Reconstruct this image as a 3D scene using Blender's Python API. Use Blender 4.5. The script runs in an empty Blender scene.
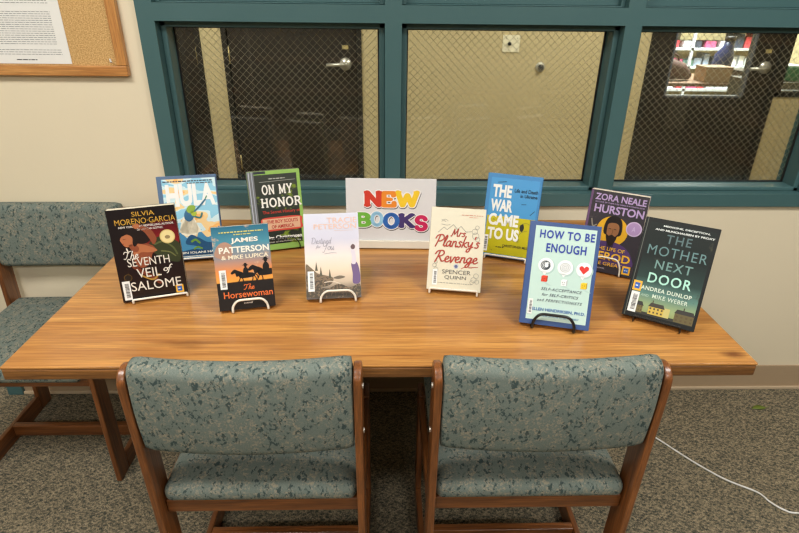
import bpy, bmesh, math, random
from math import sin, cos, pi, radians as R
from mathutils import Vector, Matrix
random.seed(7)
S = bpy.context.scene
COL = S.collection
CAM_Z = 1.4429
TT = 0.759      # table top height
W = 1.8046      # wall plane

# ---------------------------------------------------------------- materials
def s2l(c):
    c /= 255.0
    return c / 12.92 if c <= .04045 else ((c + .055) / 1.055) ** 2.4
def rgb(r, g, b): return (s2l(r), s2l(g), s2l(b), 1)
_m = {}
class NT:
    def __init__(s, name):
        s.m = bpy.data.materials.new(name); s.m.use_nodes = True
        s.t = s.m.node_tree; s.t.nodes.clear()
        s.out = s.n('ShaderNodeOutputMaterial')
    def n(s, typ, **k):
        nd = s.t.nodes.new(typ)
        for a, v in k.items():
            if a.startswith('i_'): nd.inputs[a[2:].replace('_', ' ')].default_value = v
            else: setattr(nd, a, v)
        return nd
    def l(s, a, b): s.t.links.new(a, b)
    def coords(s, scale=(1, 1, 1), rot=(0, 0, 0), loc=(0, 0, 0), kind='Object'):
        tc = s.n('ShaderNodeTexCoord'); mp = s.n('ShaderNodeMapping')
        mp.inputs['Scale'].default_value = scale; mp.inputs['Rotation'].default_value = rot; mp.inputs['Location'].default_value = loc
        s.l(tc.outputs[kind], mp.inputs[0]); return mp.outputs[0]
    def noise(s, v, scale, detail=4, rough=.6, dist=0):
        nd = s.n('ShaderNodeTexNoise'); nd.inputs['Scale'].default_value = scale; nd.inputs['Detail'].default_value = detail
        nd.inputs['Roughness'].default_value = rough; nd.inputs['Distortion'].default_value = dist
        s.l(v, nd.inputs['Vector']); return nd.outputs['Fac']
    def ramp(s, f, stops, interp='LINEAR'):
        nd = s.n('ShaderNodeValToRGB'); e = nd.color_ramp.elements; nd.color_ramp.interpolation = interp
        e[0].position, e[0].color = stops[0]; e[1].position, e[1].color = stops[1]
        for p, c in stops[2:]:
            x = e.new(p); x.color = c
        s.l(f, nd.inputs[0]); return nd.outputs[0]
    def mix(s, f, a, b, blend='MIX'):
        nd = s.n('ShaderNodeMix', data_type='RGBA', blend_type=blend)
        for sock, v in ((nd.inputs[0], f), (nd.inputs[6], a), (nd.inputs[7], b)):
            if isinstance(v, bpy.types.NodeSocket): s.l(v, sock)
            else: sock.default_value = v
        return nd.outputs[2]
    def math(s, op, a, b=0.0):
        nd = s.n('ShaderNodeMath', operation=op)
        for i, v in enumerate((a, b)):
            if isinstance(v, bpy.types.NodeSocket): s.l(v, nd.inputs[i])
            else: nd.inputs[i].default_value = v
        return nd.outputs[0]
    def bsdf(s, col, rough=.5, metal=0, coat=0, spec=.5, bump=None, bstr=.2, bdist=.002):
        p = s.n('ShaderNodeBsdfPrincipled')
        if isinstance(col, bpy.types.NodeSocket): s.l(col, p.inputs['Base Color'])
        else: p.inputs['Base Color'].default_value = col
        if isinstance(rough, bpy.types.NodeSocket): s.l(rough, p.inputs['Roughness'])
        else: p.inputs['Roughness'].default_value = rough
        p.inputs['Metallic'].default_value = metal; p.inputs['Coat Weight'].default_value = coat
        p.inputs['Coat Roughness'].default_value = .12
        p.inputs['Specular IOR Level'].default_value = spec
        if bump is not None:
            b = s.n('ShaderNodeBump'); b.inputs['Strength'].default_value = bstr; b.inputs['Distance'].default_value = bdist
            s.l(bump, b.inputs['Height']); s.l(b.outputs[0], p.inputs['Normal'])
        s.l(p.outputs[0], s.out.inputs[0]); return s.m
def flat(name, c, rough=.5, **k):
    key = (name, c, rough)
    if key not in _m:
        t = NT(name)
        v = t.coords(); nz = t.noise(v, 60, 3)
        base = rgb(*c)
        dark = tuple(x * .93 for x in base[:3]) + (1,)
        _m[key] = t.bsdf(t.mix(nz, dark, base), rough, **k)
    return _m[key]
def ink(c, rough=.4): return flat('ink_%d_%d_%d' % c, c, rough)

def wood(name, light, dark, axis='X', scale=1.0, rough=.35, coat=.2, knots=False):
    t = NT(name)
    st = {'X': (1, 14, 14), 'Y': (14, 1, 14), 'Z': (14, 14, 1)}[axis]
    v = t.coords(tuple(a * scale for a in st))
    n1 = t.noise(v, 3.2, 6, .62, .6)
    f = t.ramp(n1, [(.3, rgb(*dark)), (.62, rgb(*light))])
    v2 = t.coords(tuple(a * scale * (.35 if a == 1 else 1) for a in st))
    fine = t.noise(v2, 22, 3, .7)
    f = t.mix(t.math('MULTIPLY', t.ramp(fine, [(.42, (1, 1, 1, 1)), (.56, (0, 0, 0, 1))]), .42), f, rgb(*[int(x * .68) for x in dark]))
    if knots:
        base = t.coords((1, 1, 0)); wob = t.n('ShaderNodeTexNoise'); wob.inputs['Scale'].default_value = 14; wob.inputs['Detail'].default_value = 4; t.l(base, wob.inputs['Vector'])
        pos = t.mix(.022, base, wob.outputs['Color'], 'ADD')
        for kx, ky, sx, sy, am in ((.742, .965, 26, 60, .9), (-.43, 1.02, 10, 90, .65), (-.42, 1.005, 20, 80, .5), (-.62, 1.36, 8, 55, .6), (-.60, 1.22, 9, 120, .55), (-.20, 1.15, 10, 110, .4), (.02, 1.17, 6, 120, .35), (.25, 1.16, 7, 130, .4), (.02, 1.34, 5, 40, .5), (.30, 1.33, 6, 45, .45), (.12, 1.46, 5, 50, .4), (.56, 1.02, 8, 70, .35), (-.35, 1.25, 8, 100, .35)):
            mp = t.n('ShaderNodeMapping', vector_type='POINT'); mp.inputs['Location'].default_value = (-(kx + .011) * sx, -(ky + .011) * sy, 0); mp.inputs['Scale'].default_value = (sx, sy, 0)
            t.l(pos, mp.inputs[0]); ln = t.n('ShaderNodeVectorMath', operation='LENGTH'); t.l(mp.outputs[0], ln.inputs[0])
            kn = t.ramp(ln.outputs['Value'], [(.15, (1, 1, 1, 1)), (1.0, (0, 0, 0, 1))])
            f = t.mix(t.math('MULTIPLY', kn, am), f, rgb(104, 56, 26))
        thin = t.noise(t.coords((1.3, 75, 1), loc=(.2, .4, 0)), 2.4, 3, .6, .3)
        f = t.mix(t.math('MULTIPLY', t.ramp(thin, [(.60, (0, 0, 0, 1)), (.68, (1, 1, 1, 1))]), .5), f, rgb(126, 74, 34))
        big = t.noise(t.coords((.7, 5, 1)), 2.2, 3, .5, .8)
        f = t.mix(t.math('MULTIPLY', t.ramp(big, [(.48, (0, 0, 0, 1)), (.72, (1, 1, 1, 1))]), .6), f, rgb(146, 92, 50))
    return t.bsdf(f, rough, coat=coat, bump=n1, bstr=.06)

def m_wall():
    t = NT('painted_wall'); v = t.coords()
    n = t.noise(v, 90, 5); b = t.noise(v, 1.5, 2)
    return t.bsdf(t.mix(b, rgb(223, 209, 180), rgb(229, 216, 188)), .55, bump=n, bstr=.12, bdist=.002)
def m_teal():
    t = NT('teal_paint'); v = t.coords()
    n = t.noise(v, 45, 4); b = t.noise(v, 6, 4)
    return t.bsdf(t.mix(b, rgb(62, 94, 95), rgb(69, 101, 102)), .42, bump=n, bstr=.1, bdist=.001)
def m_carpet():
    t = NT('loop_carpet')
    v = t.coords((1, 1, 1), (0, 0, R(35)))
    vo = t.n('ShaderNodeTexVoronoi'); vo.inputs['Scale'].default_value = 300; t.l(v, vo.inputs['Vector'])
    sp = t.n('ShaderNodeSeparateColor'); t.l(vo.outputs['Color'], sp.inputs[0])
    v3 = t.coords((1.0, 1.7, 1), (0, 0, R(-50)))
    vb = t.n('ShaderNodeTexVoronoi'); vb.inputs['Scale'].default_value = 62; vb.inputs['Randomness'].default_value = .55; t.l(v3, vb.inputs['Vector'])
    mid = t.noise(v, 120, 2, .6)
    f = t.math('ADD', t.math('MULTIPLY', sp.outputs[0], .42), t.math('ADD', t.math('MULTIPLY', vb.outputs['Distance'], .50), t.math('MULTIPLY', mid, .34)))
    c = t.ramp(f, [(.30, rgb(54, 58, 52)), (.47, rgb(80, 79, 68)), (.58, rgb(102, 95, 80)), (.72, rgb(128, 116, 94)), (.9, rgb(158, 144, 118))])
    return t.bsdf(c, .95, spec=.1, bump=vo.outputs['Distance'], bstr=.5, bdist=.003)
def m_fabric():
    t = NT('woven_upholstery')
    v = t.coords((1, 1, 1), (.3, .2, R(8)))
    weave = t.noise(v, 420, 3, .8)
    base = t.mix(weave, rgb(76, 89, 84), rgb(130, 137, 127))
    f = t.noise(v, 190, 3, .75)
    zone = t.noise(v, 46, 2, .5)
    tan = t.math('MULTIPLY', t.ramp(f, [(.5, (0, 0, 0, 1)), (.57, (1, 1, 1, 1))]), t.ramp(zone, [(.42, (0, 0, 0, 1)), (.56, (1, 1, 1, 1))]))
    base = t.mix(t.math('MULTIPLY', tan, .75), base, rgb(156, 144, 122))
    v2 = t.coords((1.35, 1, .9), (0, R(28), R(5)))
    l1 = t.noise(v2, 112, 2, .6, .4)
    z2 = t.noise(v2, 52, 1, .4)
    dk = t.math('MULTIPLY', t.ramp(l1, [(.52, (0, 0, 0, 1)), (.58, (1, 1, 1, 1))]), t.ramp(z2, [(.47, (0, 0, 0, 1)), (.54, (1, 1, 1, 1))]))
    base = t.mix(t.math('MULTIPLY', dk, .82), base, rgb(38, 58, 60))
    return t.bsdf(base, .85, spec=.25, bump=weave, bstr=.35, bdist=.0012)
def m_glass():
    t = NT('window_glass')
    tr = t.n('ShaderNodeBsdfTransparent'); tr.inputs[0].default_value = (.93, .95, .92, 1)
    gl = t.n('ShaderNodeBsdfGlossy'); gl.inputs['Roughness'].default_value = .015; gl.inputs['Color'].default_value = (1, 1, 1, 1)
    fr = t.n('ShaderNodeFresnel'); fr.inputs[0].default_value = 1.5
    mx = t.n('ShaderNodeMixShader'); t.l(fr.outputs[0], mx.inputs[0]); t.l(tr.outputs[0], mx.inputs[1]); t.l(gl.outputs[0], mx.inputs[2])
    t.l(mx.outputs[0], t.out.inputs[0]); return t.m
def m_emit(name, c, s):
    t = NT(name); e = t.n('ShaderNodeEmission'); e.inputs[0].default_value = c; e.inputs[1].default_value = s
    t.l(e.outputs[0], t.out.inputs[0]); return t.m
def m_cork():
    t = NT('cork'); v = t.coords()
    n = t.noise(v, 260, 3, .8); b = t.noise(v, 8, 3)
    c = t.ramp(n, [(.35, rgb(158, 118, 66)), (.5, rgb(196, 156, 98)), (.62, rgb(216, 178, 120))])
    return t.bsdf(c, .9, bump=n, bstr=.3)
M = dict(
    wall=m_wall(), teal=m_teal(), carpet=m_carpet(), fabric=m_fabric(), glass=m_glass(), cork=m_cork(),
    table=wood('table_oak', (204, 146, 76), (170, 110, 50), 'X', .75, .34, .3, True),
    edge=wood('table_edge_oak', (140, 92, 44), (92, 56, 24), 'X', 1.6, .4, .2),
    woodZ=wood('chair_oak_upright', (142, 84, 40), (88, 48, 20), 'Z', 1.1, .35, .3),
    woodY=wood('chair_oak_deep', (142, 84, 40), (88, 48, 20), 'Y', 1.1, .35, .3),
    woodX=wood('chair_oak_wide', (142, 84, 40), (88, 48, 20), 'X', 1.1, .35, .3),
    boardX=wood('frame_oak_wide', (205, 148, 84), (178, 116, 58), 'X', 1.5, .4, .2),
    boardZ=wood('frame_oak_upright', (205, 148, 84), (178, 116, 58), 'Z', 1.5, .4, .2),
    base=flat('vinyl_base', (172, 148, 118), .5), base2=flat('vinyl_toe', (196, 174, 144), .5),
    gasket=flat('black_gasket', (18, 17, 15), .6),
    ceiling=flat('ceiling_tile', (225, 222, 212), .9), door=wood('dark_door', (40, 31, 22), (24, 18, 13), 'Z', .6, .5, .05),
    dframe=flat('dark_door_frame', (28, 24, 19), .5),
    room=flat('back_room_wall', (196, 178, 136), .7), chrome=flat('satin_chrome', (205, 200, 188), .3, metal=.6),
    brass=flat('pale_brass', (196, 176, 122), .4, metal=.3),
    wire=flat('glass_wire', (216, 208, 186), .4, metal=.5),
    white=flat('white_wire', (235, 228, 212), .35), black=flat('black_wire', (22, 22, 22), .35),
    paper=flat('paper', (232, 230, 224), .8), pages=flat('page_edges', (226, 216, 192), .8),
    lamp=m_emit('lamp_diffuser', (1, .93, .82, 1), 9.0),
)

# ---------------------------------------------------------------- mesh builder
class MB:
    def __init__(s): s.v = []; s.f = []; s.mi = []; s.mats = []; s.sm = []
    def mat(s, m):
        if m not in s.mats: s.mats.append(m)
        return s.mats.index(m)
    def add(s, vs, fs, m, smooth=False):
        o = len(s.v); s.v += [tuple(v) for v in vs]; k = s.mat(m)
        for f in fs: s.f.append([o + i for i in f]); s.mi.append(k); s.sm.append(smooth)
    def box(s, x0, x1, y0, y1, z0, z1, m):
        v = [(x, y, z) for x in (x0, x1) for y in (y0, y1) for z in (z0, z1)]
        s.add(v, [(0, 1, 3, 2), (4, 6, 7, 5), (0, 4, 5, 1), (2, 3, 7, 6), (0, 2, 6, 4), (1, 5, 7, 3)], m)
    def tube(s, pts, r, m, n=8, closed=False):
        pts = [Vector(p) for p in pts]; rings = []; N = len(pts)
        up = None
        for i, p in enumerate(pts):
            a = pts[i - 1] if (i or closed) else p; b = pts[(i + 1) % N] if (i < N - 1 or closed) else p
            d = (b - a).normalized()
            if up is None: up = Vector((0, 0, 1)) if abs(d.z) < .9 else Vector((0, 1, 0))
            q = d.cross(up).normalized(); up = q.cross(d).normalized()
            rr = r[i] if isinstance(r, (list, tuple)) else r
            rings.append([p + (q * cos(2 * pi * k / n) + up * sin(2 * pi * k / n)) * rr for k in range(n)])
        vs = [v for rg in rings for v in rg]; fs = []
        for i in range(N if closed else N - 1):
            j = (i + 1) % N
            for k in range(n): fs.append((i * n + k, i * n + (k + 1) % n, j * n + (k + 1) % n, j * n + k))
        if not closed: fs += [tuple(range(n))[::-1], tuple((N - 1) * n + k for k in range(n))]
        s.add(vs, fs, m, True)
    def prism(s, poly, x0, x1, m, axis='X'):
        n = len(poly)
        f = {'X': lambda a, b, t: (t, a, b), 'Y': lambda a, b, t: (a, t, b), 'Z': lambda a, b, t: (a, b, t)}[axis]
        vs = [f(a, b, x0) for a, b in poly] + [f(a, b, x1) for a, b in poly]
        fs = [tuple(range(n)), tuple(range(2 * n - 1, n - 1, -1))] + [(i, (i + 1) % n, n + (i + 1) % n, n + i) for i in range(n)]
        s.add(vs, fs, m)
    def build(s, name, parent=None, bevel=0, seg=2, fix=True, loc=None):
        me = bpy.data.meshes.new(name); me.from_pydata(s.v, [], s.f)
        for m in s.mats: me.materials.append(m)
        for p, k, q in zip(me.polygons, s.mi, s.sm): p.material_index = k; p.use_smooth = q
        if fix:
            bm = bmesh.new(); bm.from_mesh(me); bmesh.ops.recalc_face_normals(bm, faces=bm.faces); bm.to_mesh(me); bm.free()
        o = bpy.data.objects.new(name, me); COL.objects.link(o)
        if parent: o.parent = parent
        if loc: o.location = loc
        if bevel:
            b = o.modifiers.new('bevel', 'BEVEL'); b.width = bevel; b.segments = seg; b.limit_method = 'ANGLE'; b.angle_limit = R(35)
            for p in me.polygons: p.use_smooth = True
            wn = o.modifiers.new('wn', 'WEIGHTED_NORMAL'); wn.keep_sharp = True
        return o
def thing(name, label, cat, loc=(0, 0, 0), rz=0, group=None):
    o = bpy.data.objects.new(name, None); COL.objects.link(o); o.location = loc; o.rotation_euler = (0, 0, rz)
    o['label'] = label; o['category'] = cat
    if group: o['group'] = group
    o.empty_display_size = .05
    return o
def tag(o, label, cat, group=None):
    o['label'] = label; o['category'] = cat
    if group: o['group'] = group
    return o
def struct(o, label=None):
    o['kind'] = 'structure'
    if label: o['label'] = label
    return o
def kids(o): return [c for c in bpy.data.objects if c.parent == o]
def copy_tree(o, parent=None):
    c = o.copy(); COL.objects.link(c)
    if parent: c.parent = parent
    for ch in kids(o): copy_tree(ch, c)
    return c

# ---------------------------------------------------------------- room shell
XL, XR, YB, CH = -3.2, 3.6, -3.0, 2.62
YD = 4.1       # wall of the office beyond the windows
m = MB(); m.box(XL, 4.6, YB, 7.6, -.05, 0, M['carpet']); struct(m.build('floor'))
m = MB(); m.box(XL, 4.6, YB, 7.6, CH, CH + .05, M['ceiling']); struct(m.build('ceiling'))
m = MB(); m.box(XL - .1, XL, YB, 7.6, 0, CH, M['wall']); struct(m.build('wall_left'))
m = MB(); m.box(XR, XR + .1, YB, W, 0, CH, M['wall']); struct(m.build('wall_right'))
m = MB(); m.box(XL, XR, YB - .1, YB, 0, CH, M['wall']); struct(m.build('wall_behind'))
# window bank opening in the back wall
FX0, FX1, FZ0, FZ1 = -.7240, 1.493, .7934, 2.0
DX0, DX1, DZ = -2.42, -1.49, 2.08      # doorway to the left
YT = W + .14
m = MB()
m.box(XL, DX0, W, YT, 0, CH, M['wall']); m.box(DX0, DX1, W, YT, DZ, CH, M['wall']); m.box(DX1, FX0, W, YT, 0, CH, M['wall'])
m.box(FX0, FX1, W, YT, 0, FZ0, M['wall']); m.box(FX0, FX1, W, YT, FZ1, CH, M['wall']); m.box(FX1, XR, W, YT, 0, CH, M['wall'])
m.box(XR, 4.6, W, YT, 0, CH, M['wall'])
struct(m.build('wall_back'))
m = MB(); c = .058
m.box(DX0, DX0 + c, W - .02, YT + .02, 0, DZ, M['teal']); m.box(DX1, DX1 + c, W - .02, YT + .02, 0, DZ + c, M['teal']); m.box(DX0, DX1, W - .02, YT + .02, DZ, DZ + c, M['teal'])
struct(m.build('door_1', bevel=.003), 'teal painted casing of the open doorway')
m = MB()
for x0, x1 in ((DX1 + c, XR),):
    m.box(x0, x1, W - .006, W - .0002, .0, .112, M['base']); m.box(x0, x1, W - .016, W - .006, 0, .012, M['base2'])
struct(m.build('baseboard_back', bevel=.002))
# teal window frame grid
YF = W - .014
m = MB()
xs = [(FX0, -.674), (.0005, .0509), (.7201, .7708), (1.442, FX1)]
for a, b in xs: m.box(a, b, YF, YT, FZ0, FZ1, M['teal'])
for (a0, a), (b, b1) in zip(xs, xs[1:]):
    for z0, z1 in ((FZ0, .838), (1.3646, 1.4135), (1.93, FZ1)): m.box(a, b, YF, YT, z0, z1, M['teal'])
struct(m.build('trim_1'), 'teal frame grid of the window bank')
openings = [(-.674, .0005), (.0509, .7201), (.7708, 1.442)]
YG = W + .088
def wires(x0, x1, z0, z1, y, p=.0243, ang=1.0):
    """welded diamond wire inside the pane"""
    m = MB(); r = .00052
    w, h = x1 - x0, z1 - z0
    for sgn in (1, -1):
        k = -h
        while k < w:
            # line x = k + t, z = t
            t0 = max(0, -k); t1 = min(h, w - k)
            if t1 > t0 + .002:
                a = (k + t0, t0); b = (k + t1, t1)
                if sgn < 0: a = (w - a[0], a[1]); b = (w - b[0], b[1])
                m.tube([(x0 + a[0], y, z0 + a[1]), (x0 + b[0], y, z0 + b[1])], r, M['wire'], 5)
            k += p
    return m
for i, (a, b) in enumerate(openings):
    s = .018; z0, z1 = .838, 1.3646
    root = bpy.data.objects.new('window_%d' % (i + 1), None); COL.objects.link(root); root['kind'] = 'structure'
    m = MB()
    y0, y1 = W + .022, YG + .0065
    m.box(a, a + s, y0, y1, z0, z1, M['teal']); m.box(b - s, b, y0, y1, z0, z1, M['teal'])
    m.box(a, b, y0, y1, z0, z0 + s - .003, M['teal']); m.box(a, b, y0, y1, z1 - s, z1, M['teal'])
    m.build('window_stop', root, bevel=.003)
    m = MB(); g = .005; A, B, Z0, Z1 = a + s, b - s, z0 + s - .003, z1 - s
    for q in ((A, A + g, Z0, Z1), (B - g, B, Z0, Z1), (A, B, Z0, Z0 + g), (A, B, Z1 - g, Z1)): m.box(q[0], q[1], YG - .006, YG, q[2], q[3], M['gasket'])
    m.build('gasket', root)
    m = MB(); m.box(A, B, YG, YG + .006, Z0, Z1, M['glass']); m.build('window_pane', root)
    wires(A, B, Z0, Z1, YG + .003).build('wire_mesh', root, fix=False)
    # upper panel above the header
    m = MB(); y0 = W + .012
    m.box(a, a + .014, y0, YT, 1.4135, 1.93, M['teal']); m.box(b - .014, b, y0, YT, 1.4135, 1.93, M['teal'])
    m.box(a, b, y0, YT, 1.4135, 1.4175, M['teal']); m.box(a, b, y0, YT, 1.916, 1.93, M['teal']); m.box(a, b, W + .03, W + .05, 1.4175, 1.93, M['teal'])
    m.build('upper_panel', root, bevel=.002)

# ---------------------------------------------------------------- office beyond
BX = 4.5
m = MB()
# door openings in the office wall: A (-2.3..-1.25) B (-1.11..-.16) C (1.85..2.80) sidelight (2.86..3.7)
m.box(XL, -2.30, YD, YD + .12, 0, CH, M['room']); m.box(-1.255, -1.11, YD, YD + .12, 0, CH, M['room'])
m.box(-.16, 1.845, YD, YD + .12, 0, CH, M['room']); m.box(-2.30, -1.255, YD, YD + .12, 2.1, CH, M['room'])
m.box(-1.11, -.16, YD, YD + .12, 2.1, CH, M['room']); m.box(1.845, 2.815, YD, YD + .12, 2.1, CH, M['room'])
m.box(2.815, BX, YD, YD + .12, 0, .80, M['room']); m.box(2.815, BX, YD, YD + .12, 2.0, CH, M['room'])
m.box(3.75, BX, YD, YD + .12, .80, 2.0, M['room'])
struct(m.build('wall_far'))
m = MB(); m.box(BX, BX + .1, YT, 7.6, 0, CH, M['room']); struct(m.build('wall_far_right'))
m = MB(); m.box(XL, BX, 7.5, 7.6, 0, CH, M['room']); struct(m.build('wall_workroom'))
m = MB(); m.box(1.0, 1.1, YD + .12, 7.5, 0, CH, M['room']); struct(m.build('wall_workroom_left'))
def door(n, x0, x1, hinge_left, handle, lab, pane=None):
    root = bpy.data.objects.new('door_%d' % n, None); COL.objects.link(root); root['kind'] = 'structure'; root['label'] = lab
    m = MB(); j = .035; y0, y1 = YD - .015, YD + .12
    m.box(x0, x0 + j, y0, y1, 0, 2.1, M['dframe']); m.box(x1 - j, x1, y0, y1, 0, 2.1, M['dframe']); m.box(x0, x1, y0, y1, 2.1 - j, 2.1, M['dframe'])
    m.build('door_frame', root, bevel=.003)
    a, b = x0 + j + .003, x1 - j - .003; m = MB(); y0, y1 = YD + .01, YD + .055
    if pane:
        px0, px1, pz0, pz1 = pane
        m.box(a, px0, y0, y1, .01, 2.06, M['door']); m.box(px1, b, y0, y1, .01, 2.06, M['door'])
        m.box(px0, px1, y0, y1, .01, pz0, M['door']); m.box(px0, px1, y0, y1, pz1, 2.06, M['door'])
    else: m.box(a, b, y0, y1, .01, 2.06, M['door'])
    m.build('door_slab', root, bevel=.002)
    if pane:
        m = MB(); q = .012
        for c_ in ((px0, px0 + q, pz0, pz1), (px1 - q, px1, pz0, pz1), (px0, px1, pz0, pz0 + q), (px0, px1, pz1 - q, pz1)): m.box(c_[0], c_[1], y0 - .006, y1 + .006, c_[2], c_[3], flat('pane_bead', (96, 98, 104), .4))
        m.build('pane_frame', root)
        m = MB(); m.box(px0 + q, px1 - q, y0 + .02, y0 + .026, pz0 + q, pz1 - q, M['glass']); m.build('door_pane', root)
    hx = a - .002 if hinge_left else b + .002
    for z in (.3, 1.05, 1.85):
        m = MB(); m.tube([(hx, y0 - .008, z - .055), (hx, y0 - .008, z + .055)], .0065, M['brass'], 8); m.build('hinge', root)
    if handle:
        m = MB(); lx = b - .075 if hinge_left else a + .075; d = -1 if hinge_left else 1
        m.tube([(lx, y0, 1.0), (lx, y0 - .014, 1.0)], .042, M['chrome'], 20)
        m.tube([(lx, y0 - .01, 1.0), (lx, y0 - .05, 1.0)], .012, M['chrome'], 12)
        m.tube([(lx, y0 - .05, 1.0), (lx + d * .03, y0 - .055, 1.0), (lx + d * .13, y0 - .055, .995)], .0125, M['chrome'], 10)
        m.build('door_handle', root)
        m = MB(); m.box(lx - .022, lx + .022, y0 - .003, y0, 1.095, 1.122, M['brass']); m.build('door_plate', root, bevel=.001)
door(2, -2.30, -1.255, False, False, 'dark wooden door left of the beige pier, seen through the left window')
door(3, -1.11, -.16, True, True, 'dark wooden door with a chrome lever, seen through the left window')
door(4, 1.845, 2.815, True, True, 'dark wooden door with a glass panel, seen through the right window', (2.02, 2.60, .79, 1.85))
root = bpy.data.objects.new('window_4', None); COL.objects.link(root); root['kind'] = 'structure'
m = MB()
for q in ((2.815, 2.86, .80, 2.0), (3.70, 3.75, .80, 2.0), (2.815, 3.75, .80, .835), (2.815, 3.75, 1.96, 2.0)): m.box(q[0], q[1], YD - .01, YD + .12, q[2], q[3], M['dframe'])
m.build('window_frame', root, bevel=.003)
m = MB(); m.box(2.86, 3.70, YD + .05, YD + .056, .835, 1.96, M['glass']); m.build('window_pane', root)

# switch plate and wall stop seen through the middle window
sw = thing('switch_plate', 'cream switch plate with a key switch on the beige wall', 'switch', (.872, YD, 1.143))
m = MB(); m.box(-.06, .06, -.006, 0, -.056, .056, flat('cream_plastic', (236, 226, 196), .4)); m.build('cover_plate', sw, bevel=.002)
m = MB(); m.tube([(-.012, -.006, 0), (-.012, -.016, 0)], .012, M['gasket'], 12); m.build('key_switch', sw)
for x in (-.035, .04):
    for z in (-.035, .035): m = MB(); m.tube([(x, -.006, z), (x, -.0075, z)], .004, M['chrome'], 8); m.build('screw', sw)
ds = thing('wall_door_stop', 'round metal door stop on the beige wall below the switch plate', 'door stop', (1.092, YD, .992))
m = MB(); m.tube([(0, 0, 0), (0, -.008, 0), (0, -.012, 0)], [.033, .033, .029], M['chrome'], 24); m.build('base', ds)
m = MB(); m.tube([(0, -.010, 0), (0, -.032, 0), (0, -.036, 0)], [.018, .018, .014], flat('dark_rubber', (50, 46, 42), .6), 16); m.build('rubber_bumper', ds)

# workroom clutter behind the glazed door
wb = thing('workbench', 'brown worktable behind the glass panel of the far door', 'table', (3.1, 5.5, 0))
m = MB(); m.box(-1.1, 1.2, -.35, .35, .72, .75, flat('bench_top', (130, 96, 72), .5)); m.build('tabletop', wb, bevel=.003)
for x in (-1.05, 1.12):
    for y in (-.3, .27):
        m = MB(); m.box(x, x + .04, y, y + .04, 0, .72, flat('bench_leg', (60, 56, 56), .5)); m.build('leg', wb)
def box_thing(name, lab, cat, x, y, z, w, d, h, c, rz=0):
    r = thing(name, lab, cat, (x, y, z), rz)
    m = MB(); m.box(-w / 2, w / 2, -d / 2, d / 2, 0, h, flat(name + '_skin', c, .6)); m.build('body', r, bevel=.004)
    m = MB(); m.box(-w / 2 - .003, w / 2 + .003, -d / 2 - .003, d / 2 + .003, h + .0002, h + .012, flat(name + '_lid', tuple(int(v * .85) for v in c), .6)); m.build('lid', r, bevel=.002)
box_thing('cardboard_box', 'tan cardboard box on the workroom table behind the door glass', 'box', 3.02, 5.3, .75, .24, .2, .12, (176, 142, 110))
box_thing('file_box', 'dark box at the right on the workroom table behind the door glass', 'box', 3.32, 5.3, .75, .22, .2, .09, (84, 72, 58), .2)
def jug():
    r = thing('storage_jug', 'dark blue jug standing on the workroom table behind the door glass', 'jug', (3.22, 5.55, .75))
    m = MB(); m.tube([(0, 0, 0), (0, 0, .02), (.01, 0, .2), (.03, 0, .27), (.035, 0, .33)], [.07, .08, .085, .05, .04], flat('navy_plastic', (40, 48, 96), .4), 18); m.build('body', r)
    m = MB(); m.tube([(.035, 0, .33), (.035, 0, .37)], .045, flat('dark_cap', (40, 32, 30), .5), 14); m.build('cap', r)
jug()
bg = thing('carry_bag', 'slumped dark brown bag on the workroom table behind the door glass', 'bag', (2.64, 5.35, .75))
m = MB(); m.tube([(-.20, 0, .03), (-.12, 0, .07), (0, .01, .10), (.1, 0, .08), (.19, 0, .03)], [.03, .07, .095, .075, .03], flat('brown_cloth', (92, 58, 50), .8), 16); m.build('body', bg)
m = MB(); m.tube([(-.07, 0, .15), (-.05, 0, .21), (.0, 0, .235), (.05, 0, .21), (.07, 0, .15)], .008, flat('brown_cloth', (92, 58, 50), .8), 8); m.build('handle', bg)
sh = thing('metal_shelving', 'white shelving full of supplies behind the glass panel of the far door', 'shelf', (3.5, 6.9, 0))
SW = 2.6
for z in (.45, .70, .90, 1.10, 1.30):
    m = MB(); m.box(-SW / 2, SW / 2, -.2, .2, z, z + .025, flat('white_steel', (210, 212, 216), .4)); m.build('shelf_board', sh)
for x in (-SW / 2, 0, SW / 2 - .03):
    m = MB(); m.box(x, x + .03, -.2, -.17, 0, 1.9, flat('white_steel', (210, 212, 216), .4)); m.build('post', sh)
    m = MB(); m.box(x, x + .03, .17, .2, 0, 1.9, flat('white_steel', (210, 212, 216), .4)); m.build('post', sh)
cols = [((232, 234, 236), 'white'), ((214, 96, 140), 'pink'), ((96, 130, 120), 'grey green'), ((214, 74, 84), 'red'), ((238, 238, 242), 'bright white'), ((150, 160, 180), 'grey blue'), ((120, 170, 120), 'green'), ((60, 66, 84), 'navy')]
k = 0
for z, zn in ((.475, 'lowest'), (.725, 'second'), (.925, 'third'), (1.125, 'fourth')):
    x = -1.22
    first = {}
    while x < 1.1:
        w = random.uniform(.05, .14); h = random.uniform(.05, .15); c, cn = cols[random.choice((0, 0, 0, 1, 2, 3, 4, 4, 4, 5, 5, 6, 7))]
        r = thing('supply_box', '%s supply box on the %s shelf of the workroom shelving' % (cn, zn), 'box', (3.5 + x + w / 2, 6.85, z + .0005), 0, '%s supply boxes on the %s workroom shelf' % (cn, zn))
        m = MB(); m.box(-w / 2, w / 2, -.1, .1, 0, h, flat('supply_' + cn.replace(' ', '_'), c, .6)); m.build('body', r, bevel=.003)
        x += w + random.uniform(.005, .06); k += 1
gb = thing('paper_tray', 'green tray on a ledge behind the far right interior window', 'tray', (3.2, 4.62, .86))
m = MB(); m.box(-.12, .12, -.1, .1, 0, .012, flat('green_plastic', (40, 110, 70), .4))
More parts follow.
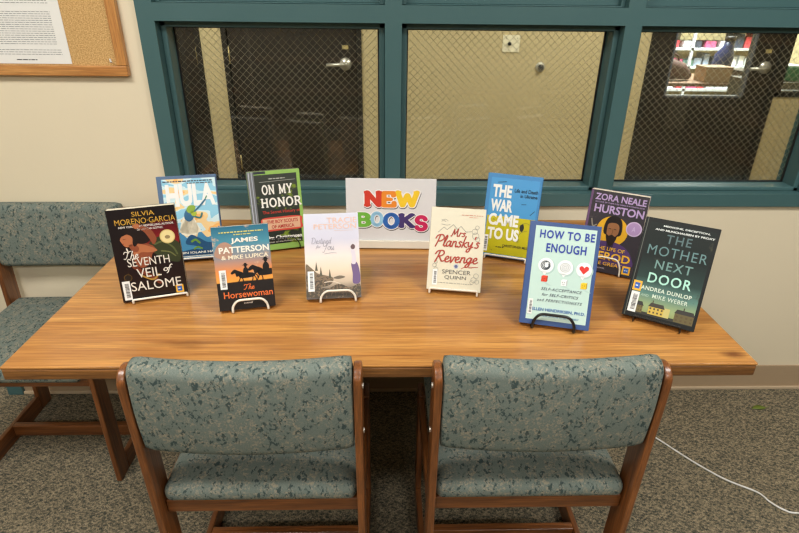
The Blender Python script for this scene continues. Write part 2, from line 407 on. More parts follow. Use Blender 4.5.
for q in ((-.12, -.11, -.1, .1), (.11, .12, -.1, .1), (-.12, .12, .09, .1), (-.12, .12, -.1, -.09)): m.box(q[0], q[1], q[2], q[3], .012, .10, flat('green_plastic', (40, 110, 70), .4))
m.build('tray', gb)
m = MB(); m.box(-.1, .1, -.08, .08, .013, .11, M['paper']); m.build('paper_stack', gb)
lg = thing('low_cabinet', 'dark low cabinet behind the far right interior window', 'cabinet', (3.5, 4.62, 0))
m = MB(); m.box(-.6, .6, -.2, .2, 0, .858, flat('dark_laminate', (74, 66, 58), .5)); m.build('body', lg, bevel=.004)
m = MB(); m.box(-.56, -.01, -.214, -.2005, .08, .82, flat('dark_laminate', (74, 66, 58), .5)); m.build('door', lg, bevel=.002)
m = MB(); m.box(.01, .56, -.214, -.2005, .08, .82, flat('dark_laminate', (74, 66, 58), .5)); m.build('door', lg, bevel=.002)

# bookcases on the viewer's side of the room, which the window glass mirrors
def bookcase(x, lab):
    r = thing('bookcase', lab, 'bookcase', (x, YB + .02, 0), 0, 'dark wooden bookcases mirrored in the glass')
    w, d, h, t = 1.5, .32, 1.9, .025; D_ = M['door']
    for s_ in (-1, 1):
        m = MB(); m.box(s_ * w / 2 - (t if s_ > 0 else 0), s_ * w / 2 + (0 if s_ > 0 else t), 0, d, 0, h, D_); m.build('side_panel', r)
    m = MB(); m.box(-w / 2 + t, w / 2 - t, 0, .01, 0, h, D_); m.build('back_panel', r)
    for z in (.08, .42, .76, 1.10, 1.44, h - t):
        m = MB(); m.box(-w / 2 + t, w / 2 - t, .0105, d, z, z + t, flat('shelf_brown', (92, 58, 38), .5)); m.build('shelf', r)
bookcase(-2.3, 'dark wooden bookcase mirrored in the left window'); bookcase(-.7, 'dark wooden bookcase mirrored low in the left and middle windows')
bookcase(.9, 'dark wooden bookcase mirrored in the middle window'); bookcase(2.5, 'dark wooden bookcase mirrored in the right window')
for by in (-1.5, .05):  # unseen bookcases added so that the right window mirrors something dark
    b_ = copy_tree(next(o for o in bpy.data.objects if o.get('category') == 'bookcase')); b_.location = (XR - .02, by, 0); b_.rotation_euler = (0, 0, pi / 2)
    b_['label'] = 'dark wooden bookcase added on the right wall to darken the reflections, the %s one' % ('nearer' if by > 0 else 'farther')
# ---------------------------------------------------------------- ceiling lights (troffers)
def troffer(x, y, lab, mat, w=1.2, d=.6):
    r = thing('ceiling_light', lab, 'ceiling light', (x, y, CH), 0, 'recessed ceiling lights')
    m = MB(); t = .02
    for q in ((-w / 2, w / 2, -d / 2, -d / 2 + t), (-w / 2, w / 2, d / 2 - t, d / 2), (-w / 2, -w / 2 + t, -d / 2, d / 2), (w / 2 - t, w / 2, -d / 2, d / 2)): m.box(q[0], q[1], q[2], q[3], -.02, -.001, M['ceiling'])
    m.build('frame', r)
    m = MB(); m.add([(-w / 2 + t, -d / 2 + t, -.012), (w / 2 - t, -d / 2 + t, -.012), (w / 2 - t, d / 2 - t, -.012), (-w / 2 + t, d / 2 - t, -.012)], [(0, 3, 2, 1)], mat)
    m.build('diffuser', r, fix=False)
L1 = m_emit('diffuser_main', (1, .99, .95, 1), 22.0)
L2 = m_emit('diffuser_office', (1, .98, .92, 1), 27)
L3 = m_emit('diffuser_workroom', (.90, .95, 1, 1), 150.0)
troffer(-1.1, .35, 'ceiling light above the left end of the table', L1)
troffer(1.3, .35, 'ceiling light above the right end of the table', L1)
troffer(-1.1, -1.7, 'ceiling light behind the viewer at left', L1)
troffer(1.3, -1.7, 'ceiling light behind the viewer at right', L1)
troffer(1.6, 2.95, 'ceiling light in the office beyond the right and middle windows', L2)
troffer(-1.2, 2.95, 'ceiling light added to brighten the office beyond the left window', L2)  # extra lamp added to brighten the pier behind the left window
troffer(3.2, 5.9, 'bright ceiling light in the workroom behind the far door', L3)

# ---------------------------------------------------------------- table
tb = thing('library_table', 'long honey oak table with the book display, against the wall', 'table', (0, 0, 0))
TX0, TX1, TY0, TY1 = -.7767, .7790, .9322, 1.7499
m = MB(); m.box(TX0, TX1, TY0, TY1, TT - .006, TT, M['table'])
m.build('tabletop', tb, bevel=.0015)
m = MB(); ch = .006
m.prism([(TX0, TY0), (TX1, TY0), (TX1, TY1), (TX0, TY1)], TT - .0325, TT - .0065, M['edge'], 'Z')
o = m.build('table_edge', tb, bevel=.004, seg=3); o['label'] = 'darker banded oak edge'
for x in (-.50, .42):
    m = MB(); m.box(x, x + .03, 1.44, 1.68, .07, TT - .075, M['woodZ']); m.build('leg', tb, bevel=.003)
    m = MB(); m.box(x - .012, x + .042, 1.42, 1.72, .0, .068, M['woodY']); m.build('foot', tb, bevel=.004)
m = MB(); m.box(-.52, .47, 1.45, 1.48, TT - .075, TT - .034, M['woodX']); m.box(-.52, .47, 1.64, 1.67, TT - .075, TT - .034, M['woodX']); m.build('apron', tb, bevel=.002)
m = MB(); m.box(-.4695, .4195, 1.545, 1.57, .28, .36, M['woodX']); m.build('stretcher', tb, bevel=.003)

# ---------------------------------------------------------------- chairs
def cushion(nx, ny, nz, fn, mat, name, parent, bevel, seg=5):
    """subdivided box in -1..1 mapped by fn, with rolled edges"""
    bm = bmesh.new(); bmesh.ops.create_cube(bm, size=2)
    for ax, n in ((0, nx), (1, ny), (2, nz)):
        for k in range(1, n):
            p = [0, 0, 0]; nn = [0, 0, 0]; p[ax] = -1 + 2 * k / n; nn[ax] = 1
            bmesh.ops.bisect_plane(bm, geom=bm.verts[:] + bm.edges[:] + bm.faces[:], plane_co=p, plane_no=nn)
    for v in bm.verts: v.co = Vector(fn(*v.co))
    me = bpy.data.meshes.new(name); bm.to_mesh(me); bm.free(); me.materials.append(mat)
    for p in me.polygons: p.use_smooth = True
    o = bpy.data.objects.new(name, me); COL.objects.link(o); o.parent = parent
    b = o.modifiers.new('bevel', 'BEVEL'); b.width = bevel; b.segments = seg; b.limit_method = 'ANGLE'; b.angle_limit = R(50)
    return o
CW = .465; BT = .0165; BD = .066
def make_chair():
    """faces +y; origin on the floor at the rear centre"""
    r = thing('library_chair', '', 'chair')
    def bar(p0, p1, w, x0, x1, round_top=False):
        """board in the side plane from p0 to p1 (y,z), width w"""
        a, b = Vector(p0), Vector(p1); d = (b - a).normalized(); n = Vector((-d[1], d[0])) * w / 2
        if not round_top: return [tuple(a - n), tuple(b - n), tuple(b + n), tuple(a + n)]
        pts = [tuple(a - n)]
        c = b - d * w * .5
        for i in range(9):
            t = pi * i / 8; pts.append(tuple(c - n * cos(t) + d * sin(t) * w * .5))
        return pts + [tuple(a + n)]
    for s in (-1, 1):
        x0, x1 = sorted((s * CW / 2, s * (CW / 2 - BT)))
        m = MB(); m.prism(bar((.021, .0), (-.011, .797), BD, x0, x1, True), x0, x1, M['woodZ']); m.build('rear_leg', r, bevel=.004, seg=3)
        m = MB(); m.prism([(.348, .0), (.41, .0), (.41, .424), (.348, .424)], x0, x1, M['woodZ']); m.build('front_leg', r, bevel=.004, seg=3)
        m = MB(); m.prism([(.0545, .0), (.3475, .0), (.3475, .062), (.0525, .062)], x0, x1, M['woodY']); m.build('runner', r, bevel=.003)
        m = MB(); m.prism([(.0395, .379), (.3475, .379), (.3475, .417), (.0380, .417)], x0, x1, M['woodY']); m.build('side_rail', r, bevel=.003)
        # small brass bolts on the outside of the rear post
        for z in (.62, .74):
            m = MB(); xo = s * CW / 2; m.tube([(xo - s * .001, -.008 + (.8 - z) * .04, z), (xo + s * .002, -.008 + (.8 - z) * .04, z)], .006, M['chrome'], 10); m.build('bolt', r)
    wi = CW / 2 - BT - .0005
    m = MB(); m.box(-wi, wi, .002, .024, .379, .417, M['woodX']); m.build('rear_rail', r, bevel=.003)
    m = MB(); m.box(-wi, wi, .384, .407, .385, .417, M['woodX']); m.build('front_rail', r, bevel=.003)
    m = MB(); m.box(-wi, wi, .193, .217, .020, .064, M['woodX']); m.build('stretcher', r, bevel=.003)
    # seat cushion
    def fs(x, y, z):
        Y = .216 + y * .226; zb = .4175
        hw = wi - .001
        zt = zb + .046 + .020 * (1 - x * x) * (1 - y ** 4)
        return (x * hw, Y, zb if z < 0 else (zb + (zt - zb) * (z + 1) / 2))
    cushion(12, 10, 1, fs, M['fabric'], 'seat_cushion', r, .020, 6)
    # backrest: padded slab, bowed rearward, rolled at top and bottom
    prof = []
    hh, tt, rr = .1120, .028, .024
    for cz, cy, a0 in ((hh - rr, tt - rr, 0), (hh - rr, -tt + rr, 90), (-hh + rr, -tt + rr, 180), (-hh + rr, tt - rr, 270)):
        for i in range(6):
            t = R(a0 + 90 * i / 5); prof.append((cy + rr * cos(t), cz + rr * sin(t)))
        if a0 in (90, 270):
            for i in range(1, 6):
                f = i / 6; z = (hh - rr) * (1 - 2 * f) * (1 if a0 == 90 else -1); prof.append(((-tt if a0 == 90 else tt) * (1 + .16 * (1 - (1 - 2 * f) ** 2)), z))
    N = 25; hw = wi - .001; rings = []
    for i in range(N):
        x = -1 + 2 * i / (N - 1)
        rings.append((x * hw, 1 if 0 < i < N - 1 else .86))
        if i == 0: rings.append((-hw + .0035, .985))
        if i == N - 2: rings.append((hw - .0035, .985))
    vs = []
    for X_, k in rings:
        u = X_ / hw
        for py, pz in prof:
            y = -.003 - .015 * (1 - u * u) + py * k; z = .6995 + (pz * (k if k == 1 else (hh - .028 * (1 - k) * 8) / hh)) - .004 * (1 - u * u)
            vs.append((X_, y - (z - .6) * .04, z))
    n = len(prof); fs = [tuple(range(n))[::-1], tuple((len(rings) - 1) * n + k for k in range(n))]
    for i in range(len(rings) - 1):
        for k in range(n): fs.append((i * n + k, i * n + (k + 1) % n, (i + 1) * n + (k + 1) % n, (i + 1) * n + k))
    m = MB(); m.add(vs, fs, M['fabric'], True); m.build('backrest', r)
    return r
ch = make_chair()
ch.location = (-.2775, .897, 0); ch['label'] = 'left of the two chairs tucked under the front of the table'; ch['group'] = 'padded library chairs'
c2 = copy_tree(ch); c2.location = (.3275, .897, 0); c2['label'] = 'right of the two chairs tucked under the front of the table'
c3 = copy_tree(ch); c3.location = (-1.094, 1.752, 0); c3.rotation_euler = (0, 0, pi); c3['label'] = 'padded chair facing the viewer, against the wall at the left end of the table'

# ---------------------------------------------------------------- lettering
_fc = {}
def glyph_mesh(txt, bold=0.0, shear=0.0, spacing=1.0):
    key = (txt, bold, shear, spacing)
    if key in _fc: return _fc[key]
    cu = bpy.data.curves.new('t', 'FONT'); cu.body = txt; cu.offset = bold; cu.shear = shear; cu.space_character = spacing
    cu.resolution_u = 3; cu.fill_mode = 'FRONT'
    o = bpy.data.objects.new('t', cu); COL.objects.link(o); bpy.context.view_layer.update()
    me = bpy.data.meshes.new_from_object(o.evaluated_get(bpy.context.evaluated_depsgraph_get()))
    v = [tuple(p.co[:2]) for p in me.vertices]; f = [tuple(p.vertices) for p in me.polygons]
    bpy.data.objects.remove(o); bpy.data.curves.remove(cu); bpy.data.meshes.remove(me)
    _fc[key] = (v, f); return v, f
# slab-serif capitals as strokes: list of polylines, advance width; serif bars end in 'H'
def arc(cx, cy, rx, ry, a0, a1, n=14): return [(cx + rx * cos(R(a0 + (a1 - a0) * i / n)), cy + ry * sin(R(a0 + (a1 - a0) * i / n))) for i in range(n + 1)]
SLAB = {
 'N': (.95, [[(.18, 0), (.18, 1)], [(.18, 1), (.78, 0)], [(.78, 0), (.78, 1)]], [(.0, .36, 0), (.0, .3, 1), (.62, .95, 1)]),
 'E': (.80, [[(.2, 0), (.2, 1)], [(.2, 1), (.72, 1), (.72, .78)], [(.2, .5), (.55, .5)], [(.2, 0), (.75, 0), (.75, .24)]], [(.04, .3, 0), (.04, .3, 1)]),
 'W': (1.2, [[(.12, 1), (.36, 0)], [(.36, 0), (.6, .8)], [(.6, .8), (.84, 0)], [(.84, 0), (1.08, 1)]], [(.0, .3, 1), (.9, 1.2, 1)]),
 'B': (.85, [[(.2, 0), (.2, 1)], [(.2, 1), (.48, 1)] + arc(.48, .76, .22, .24, 90, -90) + [(.2, .52)], [(.2, .52), (.5, .52)] + arc(.5, .26, .25, .26, 90, -90) + [(.2, 0)]], [(.02, .25, 0), (.02, .25, 1)]),
 'O': (.95, [arc(.47, .5, .36, .5, 0, 360, 28)], []),
 'K': (.92, [[(.2, 0), (.2, 1)], [(.75, 1), (.24, .45)], [(.36, .58), (.78, 0)]], [(.02, .36, 0), (.02, .36, 1), (.58, .92, 1), (.62, .95, 0)]),
 'S': (.80, [[(.66, .8)] + arc(.4, .75, .26, .25, 30, 180, 10) + arc(.4, .75, .26, .25, 190, 260, 4) + arc(.4, .25, .28, .25, 80, 0, 6) + arc(.4, .25, .28, .25, -10, -150, 10) + [(.12, .2)]], []),
 'M': (1.15, [[(.2, 0), (.2, 1)], [(.2, 1), (.57, .1)], [(.57, .1), (.95, 1)], [(.95, 0), (.95, 1)]], [(.04, .36, 0), (.02, .3, 1), (.8, 1.12, 0), (.85, 1.13, 1)]),
 'Y': (.92, [[(.46, 0), (.46, .45)], [(.46, .45), (.14, 1)], [(.46, .45), (.78, 1)]], [(.28, .64, 0), (0, .3, 1), (.62, .92, 1)]),
 'H': (.95, [[(.2, 0), (.2, 1)], [(.76, 0), (.76, 1)], [(.2, .52), (.76, .52)]], [(.04, .36, 0), (.04, .36, 1), (.6, .92, 0), (.6, .92, 1)]),
 'R': (.92, [[(.2, 0), (.2, 1)], [(.2, 1), (.48, 1)] + arc(.48, .75, .23, .25, 90, -90) + [(.2, .5)], [(.45, .5), (.78, 0)]], [(.04, .36, 0), (.02, .25, 1), (.66, .92, 0)]),
 ' ': (.5, [], []),
}
# handwriting: x-height .5, descender -.4
SCR = {
 'M': (1.0, [[(.0, .05), (.08, 0), (.2, .5), (.3, 1)], [(.3, 1), (.38, .35), (.45, .3), (.75, 1)], [(.75, 1), (.74, .4), (.8, .02), (.95, .08)]]),
 'r': (.40, [[(.02, .0), (.1, .5)], [(.07, .3), (.2, .48), (.36, .46)]]),
 's': (.38, [[(.33, .45), (.2, .52), (.1, .4), (.28, .2), (.2, .02), (.0, .04)]]),
 'P': (.75, [[(.1, -.05), (.25, .5), (.33, .95)], [(.0, .7), (.15, .98), (.55, 1.05), (.72, .75), (.5, .48), (.22, .45)]]),
 'l': (.26, [[(.02, .1), (.24, .8), (.2, 1.02), (.1, .8), (.06, .2), (.14, .0), (.26, .08)]]),
 'a': (.50, [[(.38, .42), (.22, .52), (.04, .3), (.08, .02), (.26, .1), (.4, .48)], [(.4, .48), (.36, .1), (.42, .0), (.52, .1)]]),
 'n': (.50, [[(.04, .0), (.1, .5)], [(.06, .3), (.22, .5), (.34, .44), (.34, .1), (.4, 0), (.5, .08)]]),
 'k': (.48, [[(.04, 0), (.12, .5), (.2, 1.02)], [(.4, .5), (.12, .25)], [(.14, .28), (.3, .08), (.46, .02)]]),
 'y': (.50, [[(.06, .5), (.08, .2), (.18, .08), (.34, .3), (.4, .5)], [(.4, .5), (.34, 0), (.2, -.38), (.02, -.36), (.1, -.15), (.5, .08)]]),
 "'": (.18, [[(.1, 1.0), (.06, .82)]]),
 'R': (.82, [[(.1, -.05), (.25, .5), (.33, .95)], [(.0, .7), (.15, .98), (.55, 1.05), (.68, .78), (.5, .55), (.25, .5), (.4, .4), (.6, .05), (.8, .08)]]),
 'e': (.42, [[(.04, .22), (.26, .3), (.3, .46), (.18, .53), (.05, .3), (.12, .03), (.26, .0), (.42, .12)]]),
 'v': (.42, [[(.04, .5), (.12, .02), (.18, .02), (.34, .48), (.42, .46)]]),
 'g': (.50, [[(.38, .42), (.22, .52), (.04, .3), (.1, .05), (.26, .12), (.4, .48)], [(.4, .48), (.34, 0), (.2, -.38), (.02, -.34), (.12, -.12), (.5, .1)]]),
 'T': (.75, [[(.0, .75), (.1, .98), (.4, .92), (.8, 1.05)], [(.45, .94), (.35, .3), (.2, 0), (.05, .05)]]),
 'h': (.48, [[(.02, 0), (.1, .5), (.2, 1.02)], [(.06, .28), (.2, .5), (.32, .42), (.32, .08), (.4, 0), (.48, .08)]]),
 'D': (.85, [[(.2, .95), (.1, .0)], [(.0, .9), (.4, 1.02), (.75, .6), (.5, .05), (.1, .0)]]),
 't': (.30, [[(.2, .9), (.08, .1), (.16, 0), (.28, .08)], [(.0, .6), (.3, .64)]]),
 'i': (.24, [[(.08, .5), (.06, .1), (.12, 0), (.24, .08)], [(.14, .7), (.15, .74)]]),
 'd': (.50, [[(.36, .42), (.2, .52), (.04, .3), (.08, .02), (.24, .1), (.36, .45)], [(.5, 1.02), (.36, .1), (.42, 0), (.52, .08)]]),
 'f': (.36, [[(.4, .92), (.3, 1.02), (.18, .7), (.06, -.2), (-.06, -.38)], [(.0, .46), (.32, .5)]]),
 'o': (.46, [arc(.22, .26, .19, .26, 60, 420, 12), [(.3, .48), (.46, .44)]]),
 'Y': (.75, [[(.05, .98), (.15, .55), (.35, .55), (.65, 1.0)], [(.65, 1.0), (.45, .2), (.25, -.35), (.05, -.3)]]),
 'u': (.50, [[(.06, .5), (.06, .1), (.16, 0), (.34, .25), (.38, .5)], [(.38, .5), (.36, .1), (.42, 0), (.52, .08)]]),
 ' ': (.35, []),
}
def smooth(pl, n=5):
    if len(pl) < 3: return pl
    P = [pl[0]] + pl + [pl[-1]]; out = []
    for i in range(1, len(P) - 2):
        a, b, c, d = [Vector(p) for p in P[i - 1:i + 3]]
        for k in range(n):
            t = k / n; out.append(tuple(.5 * ((2 * b) + (-a + c) * t + (2 * a - 5 * b + 4 * c - d) * t * t + (-a + 3 * b - 3 * c + d) * t ** 3)))
    out.append(tuple(pl[-1])); return out
def ribbon(pl, w, cap=True):
    """polygons covering a stroke of width w; squares joined by round dabs"""
    vs, fs = [], []
    for a, b in zip(pl, pl[1:]):
        a, b = Vector(a), Vector(b)
        if (b - a).length < 1e-6: continue
        d = (b - a).normalized(); n = Vector((-d[1], d[0])) * w / 2; o = len(vs)
        vs += [a - n, b - n, b + n, a + n]; fs.append((o, o + 1, o + 2, o + 3))
    if cap:
        for p in pl:
            o = len(vs); vs += [(p[0] + w / 2 * cos(2 * pi * k / 10), p[1] + w / 2 * sin(2 * pi * k / 10)) for k in range(10)]; fs.append(tuple(range(o, o + 10)))
    return [tuple(v) for v in vs], fs
def strokes(txt, font, w, track=.06, bounce=None):
    x = 0; vs, fs = [], []
    for i, ch_ in enumerate(txt):
        g = font[ch_]; dy = bounce[i % len(bounce)] if bounce else 0
        pls = [(pl if font is SLAB else smooth(pl)) for pl in g[1]]
        for pl in pls:
            a, b = ribbon([(p[0] + x, p[1] + dy) for p in pl], w); o = len(vs); vs += a; fs += [tuple(o + k for k in f) for f in b]
        if font is SLAB:
            for s0, s1, z in g[2]:
                o = len(vs); h = w * .62; vs += [(x + s0, z + dy - h / 2), (x + s1, z + dy - h / 2), (x + s1, z + dy + h / 2), (x + s0, z + dy + h / 2)]; fs.append((o, o + 1, o + 2, o + 3))
        x += g[0] + track
    return vs, fs

class Face:
    """the front face of a book or sign: u across 0..1, v up 0..1 ; layers sit proud by tenths of a millimetre"""
    def __init__(s, w, h, ylift=0.0): s.w, s.h, s.parts, s.y = w, h, {}, ylift
    def mb(s, part): return s.parts.setdefault(part, MB())
    def pt(s, u, v, k):
        u = max(.004, min(.996, u)); v = max(.003, min(.997, v))
        return ((u - .5) * s.w, -s.y - .00016 * k, v * s.h)
    def fit(s, part, vf, u0, u1, v0, v1, mat, k, ref=None, lift=False):
        vs, fs = vf; ref = ref or vs
        ax, bx = min(p[0] for p in ref), max(p[0] for p in ref); ay, by = min(p[1] for p in ref), max(p[1] for p in ref)
        q = [s.pt(u0 + (p[0] - ax) / (bx - ax) * (u1 - u0), v0 + (p[1] - ay) / (by - ay) * (v1 - v0), k) for p in vs]
        if lift: q = s.stag(q, fs)
        s.mb(part).add(q, fs, mat)
    def stag(s, q, fs):
        # overlapping dabs of one stroke sit a few microns apart so that they never coincide
        for i, f in enumerate(fs):
            for j in f: q[j] = (q[j][0], q[j][1] - 9e-6 * (i % 15), q[j][2])
        return q
    def text(s, t, u0, u1, v0, v1, c, part='title_text', bold=.0, shear=0, sp=1.0, k=6):
        s.fit(part, glyph_mesh(t, bold, shear, sp), u0, u1, v0, v1, ink(c), k)
    def slab(s, t, u0, u1, v0, v1, c, part='title_text', w=.2, k=6, track=.06):
        s.fit(part, strokes(t, SLAB, w, track), u0, u1, v0, v1, ink(c), k, lift=True)
    def script(s, t, u0, u1, v0, v1, c, part='title_text', w=.09, k=6, slant=.15, track=.0):
        vs, fs = strokes(t, SCR, w, track); s.fit(part, ([(p[0] + slant * p[1], p[1]) for p in vs], fs), u0, u1, v0, v1, ink(c), k, lift=True)
    def poly(s, pts, c, part='cover_art', k=2):
        n = len(pts); s.mb(part).add([s.pt(u, v, k) for u, v in pts], [tuple(range(n))], c if not isinstance(c, tuple) else ink(c))
    def rect(s, u0, u1, v0, v1, c, part='cover_art', k=2): s.poly([(u0, v0), (u1, v0), (u1, v1), (u0, v1)], c, part, k)
    def disc(s, u, v, r, c, part='cover_art', k=3, ry=None, n=28, a0=0, a1=360):
        """r in units of the width"""
        ry = ry or r
        s.poly([(u + r * cos(R(a0 + (a1 - a0) * i / n)), v + ry * s.w / s.h * sin(R(a0 + (a1 - a0) * i / n))) for i in range(n + (a1 - a0 < 360))], c, part, k)
    def blob(s, pts, c, part='cover_art', k=3):
        P = pts + pts[:3]; out = []
        for i in range(len(pts)):
            a, b, c_, d = [Vector(p) for p in P[i:i + 4]]
            for j in range(4):
                t = j / 4; out.append(tuple(.5 * ((2 * b) + (-a + c_) * t + (2 * a - 5 * b + 4 * c_ - d) * t * t + (-a + 3 * b - 3 * c_ + d) * t ** 3)))
        s.poly(out, c, part, k)
    def line(s, pl, w, c, part='cover_art', k=4, sm=True):
        """w in metres"""
        q = [((u - .5) * s.w, v * s.h) for u, v in pl]
        if sm: q = smooth(q)
        vs, fs = ribbon(q, w); q = [(max(-s.w / 2 + .0004, min(s.w / 2 - .0004, p[0])), -s.y - .00016 * k, p[1]) for p in vs]; s.mb(part).add(s.stag(q, fs), fs, ink(c))
    def tiny(s, u0, u1, v0, v1, c, part='small_text', k=6):
        """print too small to read: short dashes"""
        u = u0
        while u < u1:
            l = random.uniform(.02, .07); s.rect(u, min(u + l, u1), v0, v1, c, part, k); u += l + .014
    def barcode(s, u0, u1, v0, v1):
        s.rect(u0, u1, v0, v1, (236, 236, 232), 'barcode_label', 7)
        v = v0 + (v1 - v0) * .12
        while v < v1 - (v1 - v0) * .12:
            h = (v1 - v0) * random.choice((.018, .03, .045)); s.rect(u0 + (u1 - u0) * .3, u0 + (u1 - u0) * .82, v, v + h, (40, 40, 42), 'barcode_label', 8); v += h + (v1 - v0) * random.choice((.02, .03))
    def sticker(s, u0, u1, v0, v1):
        s.rect(u0, u1, v0, v1, (240, 180, 50), 'library_sticker', 7); du = (u1 - u0) * .2; dv = (v1 - v0) * .2
        s.rect(u0 + du, u1 - du, v0 + dv, v1 - dv, (36, 92, 176), 'library_sticker', 8)
        s.tiny(u0 + du * 1.5, u1 - du * 1.5, (v0 + v1) / 2 - dv * .3, (v0 + v1) / 2 + dv * .3, (210, 225, 240), 'library_sticker', 9)
    def build(s, parent):
        for n, m in s.parts.items(): m.build(n, parent, fix=False)

def grad(name, stops, noise=0.0, nscale=12, rough=.3, ncol=None, coat=.15, spec=.5):
    """printed cover: vertical colour ramp over the height of the face (object z in metres / h given in stops)"""
    t = NT(name); tc = t.n('ShaderNodeTexCoord'); sp = t.n('ShaderNodeSeparateXYZ'); t.l(tc.outputs['Generated'], sp.inputs[0])
    f = sp.outputs[2]
    if noise:
        nz = t.noise(t.coords((1, 1, 1)), nscale, 4, .6); f = t.math('ADD', f, t.math('MULTIPLY', t.math('SUBTRACT', nz, .5), noise))
    c = t.ramp(f, [(p, rgb(*q)) for p, q in stops])
    if ncol:
        n2 = t.noise(t.coords((1, 1, 1), loc=(.3, .1, .2)), ncol[1], 4, .65)
        c = t.mix(t.ramp(n2, [(ncol[2], (0, 0, 0, 1)), (ncol[2] + .08, (1, 1, 1, 1))]), c, rgb(*ncol[0]))
    return t.bsdf(c, rough, coat=coat, spec=spec)

def rest(spec, th):
    # a leaning book stands on its rear lower edge, so its front edge is a little above the table
    d = max(0, th * sin(R(spec[3])) + .0006 - .0045); k = 1 - d / (CAM_Z - TT)
    return (spec[0] * k, spec[1] * k) + tuple(spec[2:]), d
def book(name, spec, th, hard, front, spine, label, back=None, group='books on the display table'):
    spec, d = rest(spec, th); X, Y, a, tilt, w, h = spec
    root = thing(name, label, 'book', (X, Y, TT + .0045 + d), R(a), group)
    root.rotation_euler = (R(-tilt), 0, R(a))
    b = .0025 if hard else .0006; lip = .003 if hard else .0
    m = MB()
    m.box(-w / 2, w / 2, 0, b, 0, h, front); m.build('front_cover', root, bevel=.0004 if not hard else .0008, seg=1)
    m = MB(); m.box(-w / 2, w / 2, th - b, th, 0, h, back or spine); m.build('back_cover', root)
    m = MB(); m.box(-w / 2 - (.0005 if hard else 0), -w / 2 + b, b, th - b, 0, h, spine); m.build('spine', root)
    m = MB(); m.box(-w / 2 + b + .0003, w / 2 - lip - .0008, b + .0001, th - b - .0001, lip + .0002, h - lip - .0006, M['pages']); m.build('page_block', root)
    return root, Face(w, h)

# ---------------------------------------------------------------- wire easels
def wire_path(pts, rad=.006, n=5):
    """polyline with rounded corners"""
    P = [Vector(p) for p in pts]; out = [P[0]]
    for i in range(1, len(P) - 1):
        a, b, c = P[i - 1:i + 2]; r = min(rad, (a - b).length * .49, (c - b).length * .49)
        p0 = b + (a - b).normalized() * r; p1 = b + (c - b).normalized() * r
        for k in range(n + 1):
            t = k / n; out.append((1 - t) ** 2 * p0 + 2 * t * (1 - t) * b + t * t * p1)
    return out + [P[-1]]
def easel(spec, th, style, mat, label, cat='book stand', half=.024, off=0, lip=.03, r=.0021, group=None):
    spec, d = rest(spec, th); X, Y, a, tilt, w, h = spec
    root = thing('wire_easel', label, cat, (X, Y, TT), R(a), 'wire easels holding the books')
    t = R(tilt); z0 = r + .0002
    base_y = .022 + th * cos(t) + h * .55 * sin(t)
    m = MB()
    # two foot wires under the book, rising to the front lip
    f = -.0065
    if style == 'loop':       # raised inverted-U lip in front of the cover
        pts = [(off - half, base_y, z0), (off - half, f, z0), (off - half * .98, f + .003, lip * .55), (off - half * .7, f + .004, lip), (off + half * .7, f + .004, lip), (off + half * .98, f + .003, lip * .55), (off + half, f, z0), (off + half, base_y, z0)]
    else:                     # low straight bar across the bottom edge
        pts = [(off - half, base_y, z0), (off - half, f, z0), (off - half, f, .012 + d), (off + half, f, .012 + d), (off + half, f, z0), (off + half, base_y, z0)]
    m.tube(wire_path(pts, .011 if style == 'loop' else .004), r, mat, 8); m.build('front_lip', root)
    # back loop leaning with the book
    m = MB(); hb = h * .6; g = .004
    def bk(x, s): return (x, (th + g + .002) / cos(t) + s * sin(t), .007 + s * cos(t))
    q = half * .72
    pts = [(off - half + .0045, base_y + .001, z0 + .0005), bk(off - q, .012), bk(off - q, hb), bk(off + q, hb), bk(off + q, .012), (off + half - .0045, base_y + .001, z0 + .0005)]
    m.tube(wire_path(pts, .01), r, mat, 8); m.build('back_loop', root)
    return root

SP = {'salome': (-0.562, 1.206, 17.8, 8.9, 0.149, 0.227), 'hula': (-0.534, 1.430, 11.4, 14.9, 0.154, 0.233),
 'horsewoman': (-0.327, 1.155, 12.5, 17.4, 0.129, 0.198), 'honor': (-0.305, 1.500, 16.8, 11.9, 0.148, 0.229),
 'peterson': (-0.126, 1.204, 5.4, 28.8, 0.134, 0.210), 'sign': (0.017, 1.515, -1.7, 5.6, 0.261, 0.210),
 'plansky': (0.174, 1.241, -9.7, 21.4, 0.136, 0.209), 'war': (0.345, 1.438, -19.7, 14.4, 0.150, 0.235),
 'enough': (0.385, 1.070, -14.7, 20.6, 0.153, 0.234), 'herod': (0.599, 1.344, -30.4, 9.4, 0.146, 0.220),
 'mother': (0.631, 1.085, -31.9, 23.6, 0.155, 0.235)}

# --- black paperback, gold and white lettering
bk, F = book('paperback_book', SP['salome'], .026, False, grad('cover_black_red', [(0, (26, 20, 20)), (.3, (34, 22, 22)), (.8, (30, 24, 24))], .1, 14), ink((30, 26, 26)),
    'black paperback with gold and white lettering and a woman in red, at far left front')
RED = grad('cover_crimson', [(0, (70, 18, 22)), (.5, (140, 34, 36)), (1, (80, 20, 26))], .6, 30)
F.blob([(.45, .80), (.98, .84), (.99, .62), (.9, .48), (.6, .5), (.42, .62)], RED, 'cover_art', 1)
F.blob([(.52, .60), (.72, .68), (.97, .60), (.99, .48), (.94, .38), (.76, .42), (.6, .50)], (52, 58, 34), k=2)
F.line([(.62, .6), (.75, .62), (.88, .55), (.93, .47)], .004, (96, 104, 62), k=3)
F.line([(.7, .52), (.82, .5), (.9, .45)], .003, (110, 112, 66), k=3)
SK, SK2, HR = (178, 108, 70), (140, 74, 48), (30, 18, 16)
F.blob([(.30, .60), (.40, .64), (.56, .60), (.62, .55), (.56, .50), (.50, .40), (.38, .36), (.30, .40), (.27, .50)], SK2, k=3)
